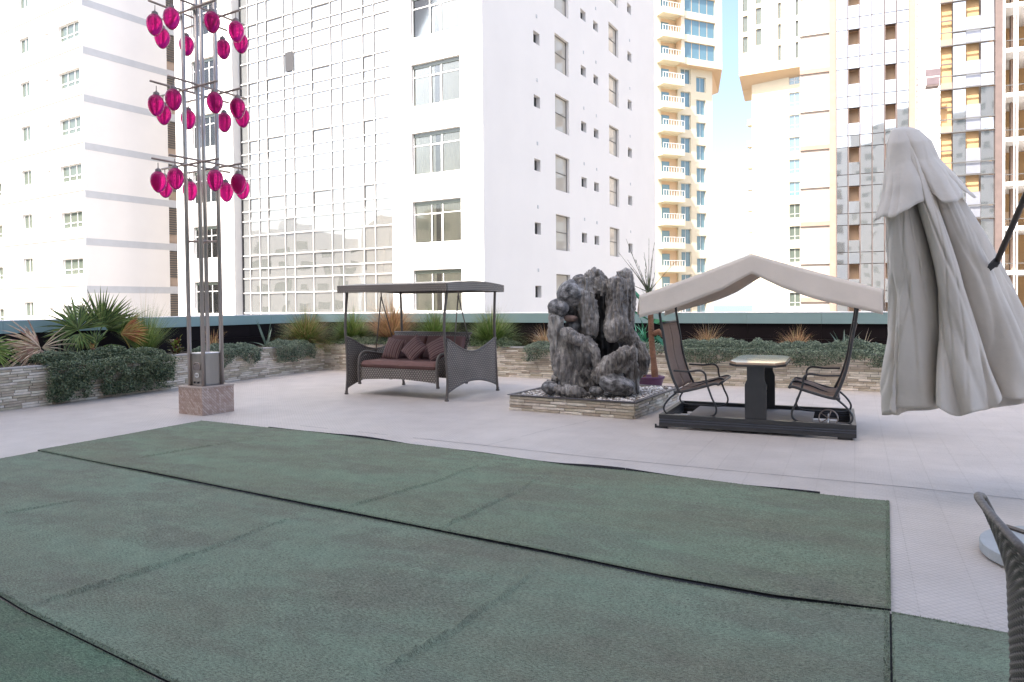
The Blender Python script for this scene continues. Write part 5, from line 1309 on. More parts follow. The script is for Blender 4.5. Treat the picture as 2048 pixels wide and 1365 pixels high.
# ================================================================== closed cantilever parasol
M_para = mat('parasol_cloth', (.64, .59, .53), .85, var=.13, vscale=1.6, bump=.5, bscale=7, bdist=.02)
DP = 5.75
pr_ = thing('parasol', 'large closed beige cantilever parasol hanging from its arm, gathered in heavy folds', 'parasol', tuple(Vector((3.95, 4.55, 0))))
PO = Vector(pr_.location)
def pp_(px, py, dd=0.0): return WP(px, py, DP+dd) - PO
k_ = DP/FPX
rows = [(258, 1790, 1830), (285, 1776, 1856), (330, 1770, 1888), (400, 1766, 1932), (470, 1764, 1974), (540, 1763, 2012), (600, 1762, 2040), (680, 1760, 2078), (750, 1757, 2108), (802, 1752, 2132)]
def rowat(t):
    x = t*(len(rows)-1); i = min(int(x), len(rows)-2); f = x-i; return [rows[i][j]*(1-f)+rows[i+1][j]*f for j in range(3)]
NF = 6.4
def fold(ph, t, sharp=1.0, seed=0):
    """pleat profile 0..1 round the gathered cloth"""
    w = NF*ph/2 + 1.1*math.sin(ph*1.0+seed+t*.4) + .5*noise.noise(Vector((ph*.8, t*1.2, seed)))
    s = abs(math.sin(w)); return s**.75
def crease(ph, v, sd):
    """sharp valleys that run down the cloth and drift sideways"""
    q = noise.noise(Vector((math.cos(ph)*2.4+v*.9, math.sin(ph)*2.4, v*.7+sd))); return 1-min(1, abs(q)*5)
def skirt(u, v):
    ph = 2*math.pi*u; y, xl, xr = rowat(v); cx, rx_ = (xl+xr)/2, (xr-xl)/2
    a = .14+.40*min(1, v*1.6); pp2 = ph+.16*noise.noise(Vector((math.cos(ph)*1.3, v*2.2, math.sin(ph)*1.3)))+.22*(v-.5)*math.sin(ph*2)
    f = 1-a+a*fold(pp2, v)
    f += .10*noise.noise(Vector((math.cos(ph)*1.6, v*2.4, math.sin(ph)*1.6)))*min(1, v*3) - .055*crease(ph, v, 3)*min(1, v*4) - .035*crease(ph*1.7, v*1.8, 9) - .022*crease(ph*2.6+v*2, v*3.1, 17)*min(1, v*3) + .03*noise.noise(Vector((math.cos(ph)*5, math.sin(ph)*5, v*6)))*min(1, v*3)
    px = cx+rx_*f*math.cos(ph); d = (min(rx_, 90)*k_*1.05+.02)*f*math.sin(ph)
    hem = 0
    if v > .75:
        w = ((v-.75)/.25)**1.3
        hem = w*(30*(fold(pp2, v)-.55) + 14*noise.noise(Vector((math.cos(ph)*3, math.sin(ph)*3, 4))) + 12 - 34*max(0, math.cos(ph)))
        f2 = w*.06*math.sin(ph*13+3*math.sin(ph*2)); px += rx_*f2*math.cos(ph); d += .04*w*math.sin(ph*17)
    return tuple(pp_(px, y+hem, d))
sk = part('canopy', MB().grid(skirt, 420, 90), M_para, pr_, smooth=True, solid=.003)
rows2 = [(255, 1798, 1822), (260, 1782, 1838), (283, 1771, 1864), (320, 1768, 1880), (355, 1760, 1914), (400, 1748, 1945)]
def vent(u, v):
    ph = 2*math.pi*u; x = v*(len(rows2)-1); i = min(int(x), len(rows2)-2); f = x-i; y, xl, xr = [rows2[i][j]*(1-f)+rows2[i+1][j]*f for j in range(3)]
    cx, rx_ = (xl+xr)/2, (xr-xl)/2; a = .02+.34*v
    p2 = ph+.25*math.sin(ph*2+1)*v; w = abs(math.sin(2.5*p2+.9))**.7; g = 1-a+a*w - .05*crease(ph, v, 21)*v
    px = cx+rx_*g*math.cos(ph); d = (rx_*k_*1.0+.03*v)*g*math.sin(ph)
    hem = v**2.5*(34*(w-.6) - 24*math.cos(ph) + 10*noise.noise(Vector((math.cos(ph)*3, math.sin(ph)*3, 9))) + 6)
    curl = max(0, v-.86)/.14; d += -.03*curl*math.sin(ph*5)       # hem edges curl outwards
    return tuple(pp_(px+curl*7*math.cos(ph), y+hem, d-.04*v))
part('vent_flap', MB().grid(vent, 300, 40), M_para, pr_, smooth=True, solid=.003)
# tie pocket where the strut enters, strut, mast, arm, base
M_mast = mat('mast_bronze', (.075, .062, .055), .4, metal=.4, var=.1, vscale=6)
A_ = pp_(1990, 532, -.28); B_ = Vector((3.50, 4.42, 3.0))-PO
part('strut', MB().tube([A_, B_], .021, 10), M_mast, pr_, smooth=True)
pk = part('pocket', MB().tube([A_+Vector((-.05, .05, -.05)), A_+(B_-A_).normalized()*.05], [.035, .04], 4, ry=[.02, .03]), M_shadowgap, pr_)
part('mast', MB().tube([(3.50-PO.x, 4.37-PO.y, .08), (3.50-PO.x, 4.37-PO.y, 3.15)], .038, 16), M_mast, pr_, smooth=True)
top = pp_(1808, 262, 0)
part('inner_rib', MB().tube([tuple(top), tuple(pp_(1850, 760))], .03, 8), M_mast, pr_, smooth=True)
bs = thing('parasol_stand', 'pale round concrete parasol base of quarter slabs beside the wicker chair', 'parasol base', (3.42, 4.30, 0), R(8))
bs.matrix_basis = TM(3.42, 4.30, 0) @ RZ(R(14))
M_bc = mat('base_concrete', (.42, .44, .44), .8, var=.1, vscale=8, bump=.4, bscale=70)
for q_ in range(4):
    pts = [(.006, .006)] + [(.006+.50*math.cos(a), .006+.50*math.sin(a)) for a in np.linspace(0.01, math.pi/2-.01, 14)]
    part('slab', MB().prism(pts, .012, .078), M_bc, bs, RZ(q_*math.pi/2), bevel=.006)
part('cross_foot', MB().box((-.5, -.025, .0785), (.5, .025, .092)).box((-.025, -.5, .0785), (.025, -.026, .092)).box((-.025, .026, .0785), (.025, .5, .092)), M_mast, bs)
part('under_frame', MB().box((-.51, -.02, 0), (.51, .02, .011)).box((-.02, -.51, 0), (.02, -.021, .011)).box((-.02, .021, 0), (.02, .51, .011)), M_shadowgap, bs)
M_rust = mat('rust_stain', (.42, .30, .21), .7, var=.2, vscale=10)

# ================================================================== wicker chair at the right edge
CA = 24.4; c0 = Vector((1.47, 2.03, .0))
ch = thing('wicker_chair', 'dark woven wicker chair seen edge-on at the right edge, with tall curled back', 'chair', tuple(c0), -R(CA))
ch.matrix_basis = TM(*c0) @ RZ(-R(CA))
M_strand = mat('wicker_strand', (.10, .088, .078), .5, var=.3, vscale=20, objr=.1, island=.3, bump=.3, bscale=200)
M_core = mat('wicker_core', (.012, .011, .010), .9)
# local frame: y runs along the width of the back (away from the camera), -x is the rear, +x the front
BW = .585
def backpt(u, v, off=0):
    """u across width, v up; curled top"""
    z = .34+.60*v - .05*(2*u-1)**2*v
    x = .03 - .02*v - .075*max(0, v-.55)**1.4*3.2 + .05*(2*u-1)**2
    return Vector((x-off, BW*u, z))
def weave_h(u, v, nu, nv):
    """relief of an over-under weave, 0..1"""
    a, b = u*nu, v*nv; col, row = int(a), int(b); fa, fb = a-col, b-row
    over = (col+row) % 2; hs = math.sin(math.pi*fb)**.5*(math.sin(math.pi*fa) if over else .25*math.sin(math.pi*fa)+.12)
    return hs
def woven(name, fn, nu, nv, parent, amp=.006):
    """one closed sheet carrying the real relief of the woven strands on both faces"""
    core = part(name, MB().grid(lambda u, v: tuple(fn(u, v, -amp*weave_h(min(u, .9999), min(v, .9999), nu, nv)-.002)), nu*4, nv*4), M_wchair, parent, smooth=True)
    part(name+'_rear', MB().grid(lambda u, v: tuple(fn(u, v, amp*weave_h(min(u, .9999), min(v, .9999), nu, nv)+.002)), nu*4, nv*4), M_wchair, core, smooth=True)
    return core
M_wchair = weave_mat('wicker_chair_weave', (.03, .026, .023), (.17, .15, .132), .052, .0135, axes='yz')
woven('back', lambda u, v, off=0: backpt(u, v, off), 22, 44, ch)
rim = [backpt(0, v) for v in np.linspace(0, 1, 14)] + [backpt(u, 1.0) for u in np.linspace(.05, .95, 10)] + [backpt(1, v) for v in np.linspace(1, 0, 14)]
part('back_rim', MB().tube(smoothpts(rim, 2), .013, 10), M_wickp, ch, smooth=True)
woven('seat', lambda u, v, off=0: Vector((.10+.40*v, BW*u, .42+off)), 12, 12, ch)
part('seat_apron', MB().box((.10, 0, .33), (.5, BW, .41)), M_wick, ch, bevel=.01)
for y in (.0, BW):
    arm = part('armrest', MB().tube(smoothpts([(.10, y, .60), (.12, y, .66), (.34, y, .66), (.47, y, .62), (.50, y, .45)], 5), .024, 8), M_wickp, ch, smooth=True)
    part('arm_panel', MB().grid(lambda u, v: (.11+.36*u, y, .42+.22*v), 4, 2), M_wick, arm, solid=.012)
for x, y in ((.085, .03), (.085, BW-.03), (.46, .02), (.46, BW-.02)):
    part('leg', MB().tube([(x, y, .34), (x+(.015 if x < .1 else .02), y, 0.016)], [.024, .017], 8), M_wickp, ch, smooth=True)
woven('rear_skirt', lambda u, v, off=0: Vector((.03+.05*(2*u-1)**2-.045*(1-v)**2-off, BW*u, .10+.25*v)), 22, 16, ch)
# ================================================================== planting
random.seed(11)
WL = TM(*left_planter.location) @ ML; WR = TM(*right_planter.location) @ MR
def sl_(px, py=700, o=0.0):
    q = on_plane(px, py, CORNER - UD*o, UD); return (q-Vector(left_planter.location)).dot(VD)
def sr_(px, py=700, o=0.0):
    q = on_plane(px, py, CORNER + VD*o, VD); return (q-Vector(right_planter.location)).dot(UD)
SOIL = WH-.06
def lp(px, o):  # spot on the left bed seen at column px, o metres behind the front face
    q = on_plane(px, 690, CORNER - UD*o, UD); return Vector((q.x, q.y, SOIL))
def rp(px, o):
    q = on_plane(px, 690, CORNER + VD*o, VD); return Vector((q.x, q.y, SOIL))
def leafm(name, c1, c2, rough=.5, isl=.35, hue=.03):
    m = mat(name, c1, rough, var=.1, vscale=2, island=isl, col2=c2, hue=hue, spec=.4); t = m.node_tree; b = t.nodes['Principled BSDF']
    # thin leaves pass some light
    tr = t.nodes.new('ShaderNodeBsdfTranslucent'); ms = t.nodes.new('ShaderNodeMixShader'); ms.inputs[0].default_value = .25
    src = b.inputs['Base Color'].links[0].from_socket; t.links.new(src, tr.inputs[0])
    t.links.new(b.outputs[0], ms.inputs[1]); t.links.new(tr.outputs[0], ms.inputs[2]); t.links.new(ms.outputs[0], t.nodes['Material Output'].inputs[0]); return m
M_vine = leafm('vine_leaf', (0.075, 0.115, 0.056), (0.22, 0.265, 0.165)); M_vine2 = leafm('vine_leaf_grey', (0.10, 0.15, 0.10), (0.26, 0.31, 0.22))
M_grass = leafm('grass_green', (0.115, 0.18, 0.040), (0.230, 0.31, 0.085)); M_grassd = leafm('grass_dry', (0.360, 0.204, 0.090), (0.600, 0.396, 0.204), isl=.3)
M_straw = leafm('straw', (0.504, 0.408, 0.264), (0.660, 0.564, 0.408), isl=.2)
M_palm = leafm('palm_leaf', (0.084, 0.133, 0.039), (0.168, 0.231, 0.070), .4); M_palmd = leafm('palm_dry', (0.588, 0.378, 0.266), (0.750, 0.616, 0.462), isl=.25)
M_palmo = leafm('palm_orange', (0.560, 0.266, 0.105), (0.504, 0.378, 0.126), isl=.25); M_bark = mat('palm_bark', (0.238, 0.119, 0.070), .9, var=.35, vscale=12, bump=1, bscale=30, bdist=.02)
M_agave = leafm('agave_leaf', (0.084, 0.140, 0.105), (0.168, 0.238, 0.182), .4, isl=.2); M_bigl = leafm('broad_leaf', (0.042, 0.196, 0.105), (0.098, 0.336, 0.196), .35)
M_croton = leafm('croton_leaf', (0.280, 0.364, 0.063), (0.140, 0.049, 0.031), .4, isl=.3)

def strip(mb, base, d, L, w, droop, n=4, up=Vector((0, 0, 1)), fold=0, wf=None, side=None):
    """tapering blade: base point, start direction, length, width, droop"""
    d = d.normalized(); p = base.copy(); s = side or d.cross(up)
    s = s.normalized() if s.length > 1e-4 else Vector((1, 0, 0)); pts = []
    for i in range(n+1):
        t = i/n; ww = w*(wf(t) if wf else (1-t)**.7*(.55+.45*min(1, t*4))) ; pts.append((p - s*ww/2, p + up*(-fold*ww), p + s*ww/2) if fold else (p-s*ww/2, p+s*ww/2))
        d = (d + Vector((0, 0, -1))*droop/n*(.4+1.2*t)).normalized(); p = p + d*(L/n)
    for i in range(n):
        if fold: mb.quad(pts[i][0], pts[i][1], pts[i+1][1], pts[i+1][0]); mb.quad(pts[i][1], pts[i][2], pts[i+1][2], pts[i+1][1])
        else: mb.quad(pts[i][0], pts[i][1], pts[i+1][1], pts[i+1][0])
def tagt(mb): mb.v = [tuple(v) for v in mb.v]; return mb
def grass(name, label, cat, pos, n, L, w, spread, m, droop=1.3, group=None, heads=0, mh=None, second=None, lean=None):
    root = thing(name, label, cat, tuple(pos), 0, group)
    mb = MB(); m2 = MB()
    for i in range(n):
        a = random.random()*2*math.pi; r = random.random()**.6; el = math.cos(r*spread)
        d = Vector((math.cos(a)*math.sin(r*spread), math.sin(a)*math.sin(r*spread), el)); 
        if lean: d += lean
        b = Vector((math.cos(a)*.09*random.random(), math.sin(a)*.09*random.random(), 0))
        strip(m2 if (second and random.random() < .3) else mb, b, d, L*random.uniform(.55, 1.1), w, droop*random.uniform(.5, 1.4), 4)
    struct(part('leaves', tagt(mb), m, root), 'stuff')
    if second: struct(part('dead_leaves', tagt(m2), second, root), 'stuff')
    if heads:
        hb = MB()
        for i in range(heads):
            a = random.random()*2*math.pi; sp_ = random.uniform(.05, spread*.7); d = Vector((math.cos(a)*math.sin(sp_), math.sin(a)*math.sin(sp_), math.cos(sp_)))
            if lean: d += lean*.6
            strip(hb, Vector((0, 0, .05)), d, L*random.uniform(1.05, 1.45), .005, .35, 5)
        struct(part('seed_stalks', tagt(hb), mh or M_straw, root), 'stuff')
    return root
def agave(label, pos, n, L, w, m=None, up0=.15, up1=1.1, seed=0, angs=None, group=None):
    root = thing('agave', label, 'plant', tuple(pos), 0, group); random.seed(seed)
    for i in range(n):
        a = i*2.399+seed; e = up1+(up0-up1)*(i/n); 
        if angs: a, e, kk = angs[i]
        else: kk = random.uniform(.8, 1.1)
        d = Vector((math.cos(a)*math.cos(e), math.sin(a)*math.cos(e), math.sin(e))); mb = MB()
        strip(mb, Vector((0, 0, .02)), d, L*kk, w, .25 if e > .7 else .6, 6, fold=.18, wf=lambda t: (.7+.5*math.sin(math.pi*min(1, t*1.3)))*(1-t)**.55)
        part('leaf', tagt(mb), m or M_agave, root)
    return root
def fan(parent, hub, nrm, updir, L, m, n=30, arc=1.9, w=.032, droop=.5, name='frond', petiole=None, ragged=.12):
    nrm = nrm.normalized(); up = (updir - nrm*updir.dot(nrm)).normalized(); rt = up.cross(nrm); mb = MB()
    for i in range(n):
        a = -arc+2*arc*i/(n-1)+random.gauss(0, .03); d = up*math.cos(a)+rt*math.sin(a) + nrm*random.uniform(.0, .22)
        Lk = L*(.72+.28*math.cos(a*.8))*random.uniform(1-ragged*2, 1.04)
        side = (rt*math.cos(a)-up*math.sin(a))
        strip(mb, hub, d, Lk, w*1.25, droop*random.uniform(.6, 1.5), 6, up=nrm, fold=.35*(1 if i % 2 else -1), side=side, wf=lambda t: min(1, .15+t*2.2)*(1-max(0, t-.35)/.65)**.8)
    o = part(name, tagt(mb), m, parent)
    if petiole is not None: part('stalk', MB().tube(smoothpts([petiole, (petiole+hub)/2+Vector((0, 0, .04)), hub], 4), [.012]*9, 6), m, o, smooth=True)
    return o
# ---- left bed
tocam = lambda p: (Vector((0, 0, 1.2))-Vector(p)).normalized()
pb_ = lp(185, .75); fp = thing('fan_palm', 'big green fan palm rising from the left planter above the cap of the parapet', 'palm', tuple(pb_))
def loc_at(px, py, o, root): 
    q = on_plane(px, py, CORNER - UD*o, UD); return q - Vector(root.location)
part('trunk', MB().tube([(0, 0, -.05), (.0, .01, .10), (.02, .0, .25)], [.06, .07, .05], 10), M_bark, fp, smooth=True)
T0 = Vector((0, 0, .15)); zc_ = tocam(pb_)
fan(fp, loc_at(156, 660, .70, fp), zc_+Vector((-.3, .1, .25)), Vector((-.45, 0, 1)), .74, M_palm, 38, 1.75, .034, .45, petiole=T0)
fan(fp, loc_at(203, 655, .85, fp), zc_+Vector((.1, 0, .1)), Vector((.16, 0, 1)), .80, M_palm, 38, 1.15, .036, .22, petiole=T0)
fan(fp, loc_at(215, 660, 1.0, fp), zc_+Vector((.5, 0, .3)), Vector((.8, .2, .9)), .66, M_palm, 24, 1.0, .034, .4, petiole=T0)
fan(fp, loc_at(160, 668, .45, fp), zc_+Vector((.0, 0, .6)), Vector((.1, -.1, -1)), .42, M_palm, 22, 1.3, .03, .8, petiole=T0)
fan(fp, loc_at(190, 690, .75, fp), zc_+Vector((-.2, 0, .3)), Vector((-.1, 0, 1)), .34, M_palm, 16, .8, .03, .5)
fan(fp, loc_at(232, 690, .45, fp), zc_+Vector((.3, 0, .8)), Vector((-.2, 0, -1)), .34, M_palm, 14, 1.4, .028, .8, petiole=T0)
fan(fp, loc_at(183, 702, .8, fp), zc_, Vector((0, 0, 1)), .20, M_palmo, 8, .5, .03, .1)
dp = lp(75, .55); d1 = thing('dry_palm', 'dead pinkish tan fan palm frond splayed over the wall near the left edge', 'palm', tuple(dp))
fan(d1, loc_at(80, 695, .45, d1), tocam(dp)+Vector((-.2, 0, .15)), Vector((-1, -.1, .12)), .70, M_palmd, 30, 1.0, .032, .5, petiole=Vector((.05, 0, .02)), ragged=.2)
fan(d1, loc_at(82, 700, .40, d1), tocam(dp)+Vector((.2, 0, .2)), Vector((-.2, -.1, -1)), .42, M_palmd, 14, 1.0, .028, .4, ragged=.2)
fan(d1, loc_at(84, 696, .5, d1), tocam(dp)+Vector((.2, 0, .2)), Vector((1, 0, .25)), .62, M_straw, 8, .8, .02, .5, ragged=.25)
dp = lp(268, .7); d2 = thing('dry_palm', 'orange and green half dry fan palm right of the big palm', 'palm', tuple(dp))
fan(d2, loc_at(242, 668, .65, d2), tocam(dp)+Vector((.1, 0, .2)), Vector((1, 0, .35)), .52, M_palmo, 30, .75, .036, .25, petiole=Vector((0, 0, .02)))
fan(d2, loc_at(240, 664, .8, d2), tocam(dp)+Vector((.1, 0, .2)), Vector((.9, 0, .3)), .74, M_grass, 40, 1.1, .016, .5, petiole=Vector((0, 0, .02)), ragged=.2)
dp = lp(-8, .5); d3 = thing('fan_palm', 'low olive green palm leaves cut by the left edge', 'palm', tuple(dp))
fan(d3, loc_at(-22, 700, .4, d3), tocam(dp)+Vector((.1, 0, .5)), Vector((.9, 0, .1)), .52, M_grass, 24, 1.3, .026, .8, petiole=Vector((0, 0, .02)))
grass('wispy_grass', 'thin wispy upright green grass between the orange palm and the lantern column', 'ornamental grass', lp(290, 1.0), 900, 1.15, .007, .75, M_grass, .5, heads=26)
grass('dark_grass', 'dark low grass under the big fan palm', 'ornamental grass', lp(125, .6), 170, .5, .012, 1.1, M_vine, 1.0)
cr_ = thing('croton', 'small yellow green and dark red leafed plant left of the lantern column', 'plant', tuple(lp(352, .6)))
mb = MB()
for i in range(60):
    a = random.random()*6.28; e = random.uniform(.2, 1.4); z0 = random.uniform(0, .32)
    strip(mb, Vector((.04*math.cos(a), .04*math.sin(a), z0)), Vector((math.cos(a)*math.cos(e), math.sin(a)*math.cos(e), math.sin(e))), random.uniform(.12, .22), .055, .8, 4, wf=lambda t: math.sin(math.pi*(.12+.88*t))**.8)
struct(part('leaves', tagt(mb), M_croton, cr_), 'stuff')
grass('dry_grass', 'dry orange leafed stems just behind the lantern column', 'ornamental grass', lp(425, .9), 60, .55, .022, .5, M_grassd, .6)
agave('dark agave with three tall narrow leaves left of the big green grass', lp(533, .85), 6, .72, .075, seed=3, angs=[(2.6, 1.10, 1.1), (2.9, 1.25, 1.05), (.6, 1.40, 1.15), (2.9, .45, .75), (-.4, .7, .7), (1.5, 1.0, .8)])
grass('green_grass', 'large mound of green ornamental grass with brown tips at the planter corner', 'ornamental grass', lp(612, .5), 4200, 1.02, .012, 1.35, M_grass, 1.0, heads=40, second=M_grassd)
grass('green_grass', 'green ornamental grass with pale seed heads seen left of the swing posts', 'ornamental grass', rp(705, .7), 3200, .98, .012, 1.3, M_grass, .95, heads=35, second=M_grass)
grass('dry_grass', 'tall dry orange grass seen through the left half of the swing', 'ornamental grass', rp(785, .6), 1500, 1.35, .012, .75, M_grassd, 1.2, heads=20, mh=M_grassd)
grass('green_grass', 'green ornamental grass seen through the swing above the backrest', 'ornamental grass', rp(870, .65), 3200, .98, .012, 1.3, M_grass, .95, heads=45)
grass('green_grass', 'green ornamental grass with tall pale stalks right of the swing', 'ornamental grass', rp(985, .65), 3400, 1.0, .012, 1.3, M_grass, .95, heads=60)
grass('dry_grass', 'small dry brown grass left of the driftwood fountain', 'ornamental grass', rp(1092, .55), 500, .65, .009, .95, M_grassd, 1.1, second=M_straw)
grass('dry_grass', 'dry orange tuft with pale upright stalks near the left glider seat', 'ornamental grass', rp(1415, .8), 420, .62, .010, .95, M_grassd, 1.4, heads=16)
grass('dry_grass', 'dry orange tuft seen right of the glider table', 'ornamental grass', rp(1592, .8), 700, .58, .009, .95, M_grassd, 1.5, lean=Vector((-.1, 0, 0)))
agave('blue green agave behind the right glider seat', rp(1688, .8), 16, .50, .07, seed=5, up0=.15, up1=1.2)
grass('pale_stalks', 'few pale dead stalks beside the agave behind the right glider seat', 'dead stalks', rp(1722, .75), 12, .55, .03, .5, M_straw, .8)
grass('dry_grass', 'dry tuft in the planter hidden mostly by the closed parasol', 'ornamental grass', rp(1850, .8), 200, .56, .009, .95, M_grassd, 1.5)

# ---- trailing vines over the wall
def leaves(mb, P, N, size, jit=.9):
    """P,N numpy arrays: positions & outward normals -> rhombic leaves"""
    n = len(P); r = rng
    nn = N + r.normal(0, jit, (n, 3)); nn /= np.linalg.norm(nn, axis=1)[:, None]
    a = r.normal(0, 1, (n, 3)); a -= (a*nn).sum(1)[:, None]*nn; a /= np.linalg.norm(a, axis=1)[:, None]; b = np.cross(nn, a)
    s = (size*(.6+.8*r.random(n)))[:, None]
    return np.stack([P-a*s, P-b*s*.45+nn*s*.15, P+a*s, P+b*s*.45+nn*s*.15], 1)
def vine(label, M, s0, s1, rise, dropf, dens, thick=.10, m=None, size=.016, inner=.45, gap=None, name='trailing_vine'):
    cen = M @ Vector(((s0+s1)/2, 0, WH)); root = thing(name, label, 'trailing plant', tuple(cen))
    n = int(dens*(s1-s0)); r = rng; s = s0+(s1-s0)*r.random(n); t = r.random(n); P = np.zeros((n, 3)); N = np.zeros((n, 3)); keep = np.ones(n, bool)
    for i in range(n):
        dr = dropf(s[i]); edge = min(1, (s[i]-s0)/.25, (s1-s[i])/.25); rs = rise*(.45+.55*edge)*(1+.5*noise.noise(Vector((s[i]*1.7, 1, 2)))+.35*noise.noise(Vector((s[i]*6, 4, 2))))
        tot = inner+dr; q = t[i]*tot
        cl = .5+.5*noise.noise(Vector((s[i]*7, q*7, 3)))        # clumps
        th = thick*(.35+.9*cl)*(r.random()**.5)
        if q < inner: y = inner-q-.02; z = WH-.03+rs*math.sin(math.pi*min(1, (q/inner)*.9+.1))**.6*r.random()**.4 + th*.3; N[i] = (0, -.4, 1); P[i] = (s[i], y-.03*r.random(), z)
        else:
            dq = q-inner; tp_ = (1-dq/max(dr, .01)); z = WH+rs*.35*max(0, 1-dq*5)-dq; y = -(.02+th*(.4+.6*tp_)+.05*math.sin(min(1, dq*6)*math.pi/2)); N[i] = (0, -1, .5); P[i] = (s[i]+.03*r.normal(), y, z)
            if dq > dr*(.55+.45*r.random()) and r.random() < .5: keep[i] = False
            if noise.noise(Vector((s[i]*9, dq*5, 8))) < -.25 and dq > .1: keep[i] = False
        if gap and gap(s[i], P[i][2]): keep[i] = False
    P, N = P[keep], N[keep]; Q = leaves(None, P, N, size*np.ones(len(P)))
    A = np.array((M @ TM(0, 0, 0)).to_3x3()); off = np.array(M.translation)-np.array(cen); Q = Q.reshape(-1, 3) @ A.T + off
    struct(part('leaves', npmesh('leaves', Q, 4), m or M_vine, root), 'stuff')
    st = MB()
    for i in range(int((s1-s0)*16)):
        a = random.uniform(s0, s1); dr = dropf(a)*random.uniform(.6, 1.05); 
        if gap and gap(a, WH-dr*.8): continue
        st.tube([M @ Vector(v)-cen for v in ((a, .1, WH+rise*.3), (a+.02, -.06, WH), (a+random.uniform(-.05, .05), -.06, WH-dr*.5), (a+random.uniform(-.08, .08), -.05, WH-dr))], .003, 4)
    struct(part('stems', tagt(st), M_bark, root), 'stuff'); return root
def nz(s, k, o): return noise.noise(Vector((s*k, o, 5)))
# the big bush-like fall in front of the left wall
h0, h1 = sl_(84, 760), sl_(332, 745)
g0_, g1_ = sl_(170, 780), sl_(188, 780)
vine('thick dark green bushy vine hanging to the floor over the left planter', WL, h0, h1, .16, lambda s: .60+.04*nz(s, 2, 1), 17000, .34, M_vine, .019, .42, gap=lambda s, z: g0_-.02 < s < g1_+.05 and z < .38+.10*nz(s*3, 2, 1))
vine('small trailing vine just right of the lantern column', WL, sl_(398), sl_(516), .15, lambda s: .10+.26*max(0, .4+nz(s, 2.2, 3))+.05, 7500, .16, M_vine2, .018, .35)
vine('trailing vine hanging below the big green grass left of the planter corner', WL, sl_(545), sl_(622), .14, lambda s: .36+.18*nz(s, 2, 6), 7500, .2, M_vine2, .018, .35)
vine('low leafy fill behind the wicker swing along the planter', WR, .1, sr_(1020), .16, lambda s: .01+.06*max(0, nz(s, 2, 3)), 5200, .14, M_vine, .02, .7)
vine('trailing vine left of the driftwood fountain', WR, sr_(1050), sr_(1150), .13, lambda s: .22+.25*nz(s, 1.5, 4), 6000, .16, M_vine2, .018, .4)
vine('long thick trailing vine along the wall behind the glider', WR, sr_(1345), sr_(2100), .20, lambda s: .16+.16*(nz(s, 1.1, 9))+.10*max(0, nz(s, 4, 2))+.25*max(0, nz(s, .9, 14)), 9000, .2, M_vine2, .018, .5)
vine('leafy ground cover between fountain and glider along the planter', WR, sr_(1150), sr_(1345), .16, lambda s: .10+.1*nz(s, 2, 9), 2600, .12, M_vine2, .018, .5)
# broad strap leaves behind the fountain
bl = thing('strap_leaf_plant', 'bright green strap leaved plant between the fountain and the potted palm', 'plant', tuple(rp(1288, .75)))
mb = MB()
for i in range(46):
    a = random.random()*6.28; e = random.uniform(.5, 1.5)
    strip(mb, Vector((.12*random.gauss(0, 1), .12*random.gauss(0, 1), 0)), Vector((math.cos(a)*math.cos(e), math.sin(a)*math.cos(e), math.sin(e))), random.uniform(.5, .85), .055, .8, 6, fold=.15)
part('leaves', tagt(mb), M_bigl, bl)

# ---- potted palm behind the fountain
qp = G(1300, 786); pt = thing('plant_pot', 'round purple plant pot behind the fountain', 'plant pot', tuple(qp))
part('pot_wall', MB().lathe([(.17, 0), (.23, .20), (.245, .26), (.262, .265), (.262, .30), (.235, .30), (.225, .24)], 28), mat('purple_plastic', (.075, .018, .07), .4), pt, smooth=True)
part('soil', MB().lathe([(.22, .235), (.01, .26)], 20), M_soil, pt)
pl2 = thing('potted_palm', 'slim artificial palm with brown trunk, bare spiky twigs and green leaves, in a purple pot', 'palm', tuple(qp+Vector((0, 0, .25))))
Dq = qp.y
def qq(px, py, d=0): return WP(px, py, Dq+d) - Vector(pl2.location)
tk = smoothpts([qq(1311, 768), qq(1308, 730), qq(1304, 690), qq(1302, 650), qq(1300, 610), qq(1297, 585)], 4)
part('trunk', MB().tube(tk, [.062]*4+[.052]*(len(tk)-8)+[.042]*4, 10), M_bark, pl2, smooth=True)
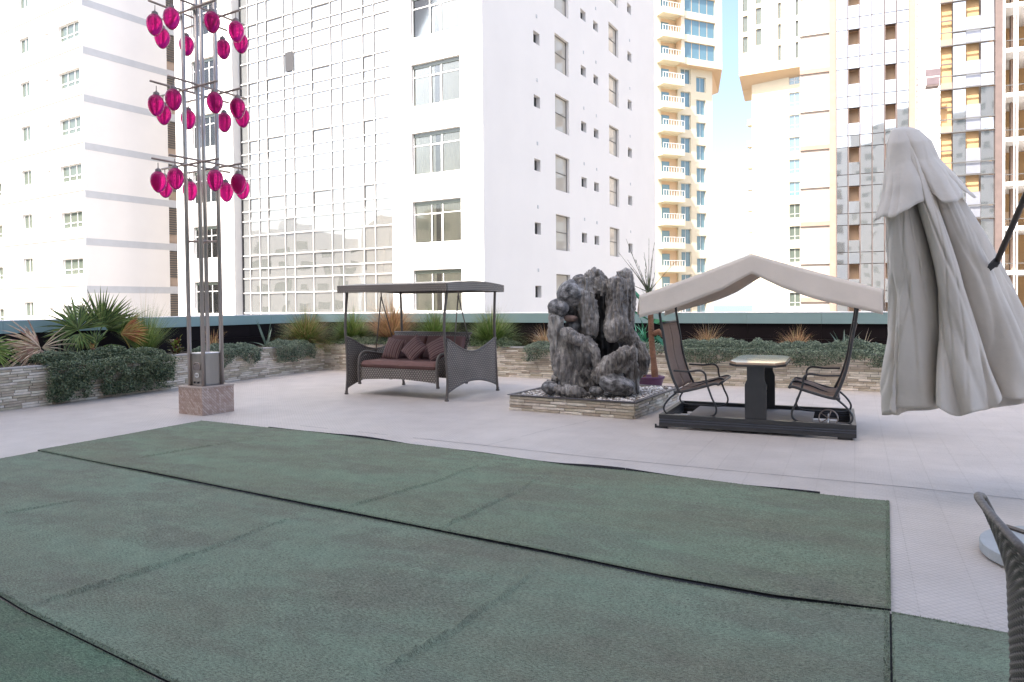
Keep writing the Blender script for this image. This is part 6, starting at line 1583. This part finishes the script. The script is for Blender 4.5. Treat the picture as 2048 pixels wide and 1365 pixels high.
part('branch_stub', MB().tube([qq(1305, 668), qq(1318, 664, -.1), qq(1326, 672, -.1)], [.05, .055, .04], 8), M_bark, pl2, smooth=True)
part('branch_stub', MB().tube([qq(1291, 776), qq(1288, 750), qq(1287, 735)], [.05, .035, .02], 8), M_bark, pl2, smooth=True)
M_twig = mat('twig', (.13, .13, .09), .8, var=.3, vscale=10)
for i, (x, y) in enumerate([(1237, 505), (1255, 520), (1252, 478), (1271, 520), (1288, 505), (1298, 480), (1306, 500), (1309, 485), (1245, 560), (1350, 525), (1262, 535), (1310, 545), (1290, 540)]):
    b_, e_ = qq(1297, 585), qq(x, y, random.uniform(-.3, .3)); md = (b_+e_)/2+Vector((random.uniform(-.02, .02), 0, -.02+.03*random.random()))
    tw = part('twig', MB().tube(smoothpts([b_, md, e_], 4), [.008]*3+[.005]*3+[.003]*3, 5), M_twig, pl2, smooth=True)
    lf = MB()
    for k in range(7): 
        t = random.uniform(.45, 1); p_ = b_.lerp(e_, t); dd_ = (e_-b_).normalized()+Vector((random.gauss(0, .25), random.gauss(0, .25), random.gauss(0, .2))); strip(lf, p_, dd_, random.uniform(.04, .09), .012, .1, 2)
    part('leaflets', tagt(lf), M_vine, tw)
mb = MB()
for i in range(50):
    a = random.random()*6.28; e = random.uniform(.9, 1.5); strip(mb, qq(1297, 600)+Vector((0, 0, random.uniform(-.1, .1))), Vector((math.cos(a)*math.cos(e), math.sin(a)*math.cos(e), math.sin(e))), random.uniform(.15, .5), .018, .15, 3)
part('crown_leaves', tagt(mb), M_vine, pl2)
for (ax, ay, bx, by_, w_) in ((1297, 615, 1246, 560, .07), (1297, 640, 1240, 606, .035), (1300, 640, 1345, 650, .10), (1300, 665, 1332, 690, .09)):
    a_, b_ = qq(ax, ay), qq(bx, by_, -.1); mb = MB(); strip(mb, a_, b_-a_, (b_-a_).length*1.1, w_, .1, 6, fold=.2, side=Vector((.6, 0, .8)), wf=lambda t: .5+.5*math.sin(math.pi*(.1+.75*t)))
    part('broad_leaf', tagt(mb), M_bigl, pl2)
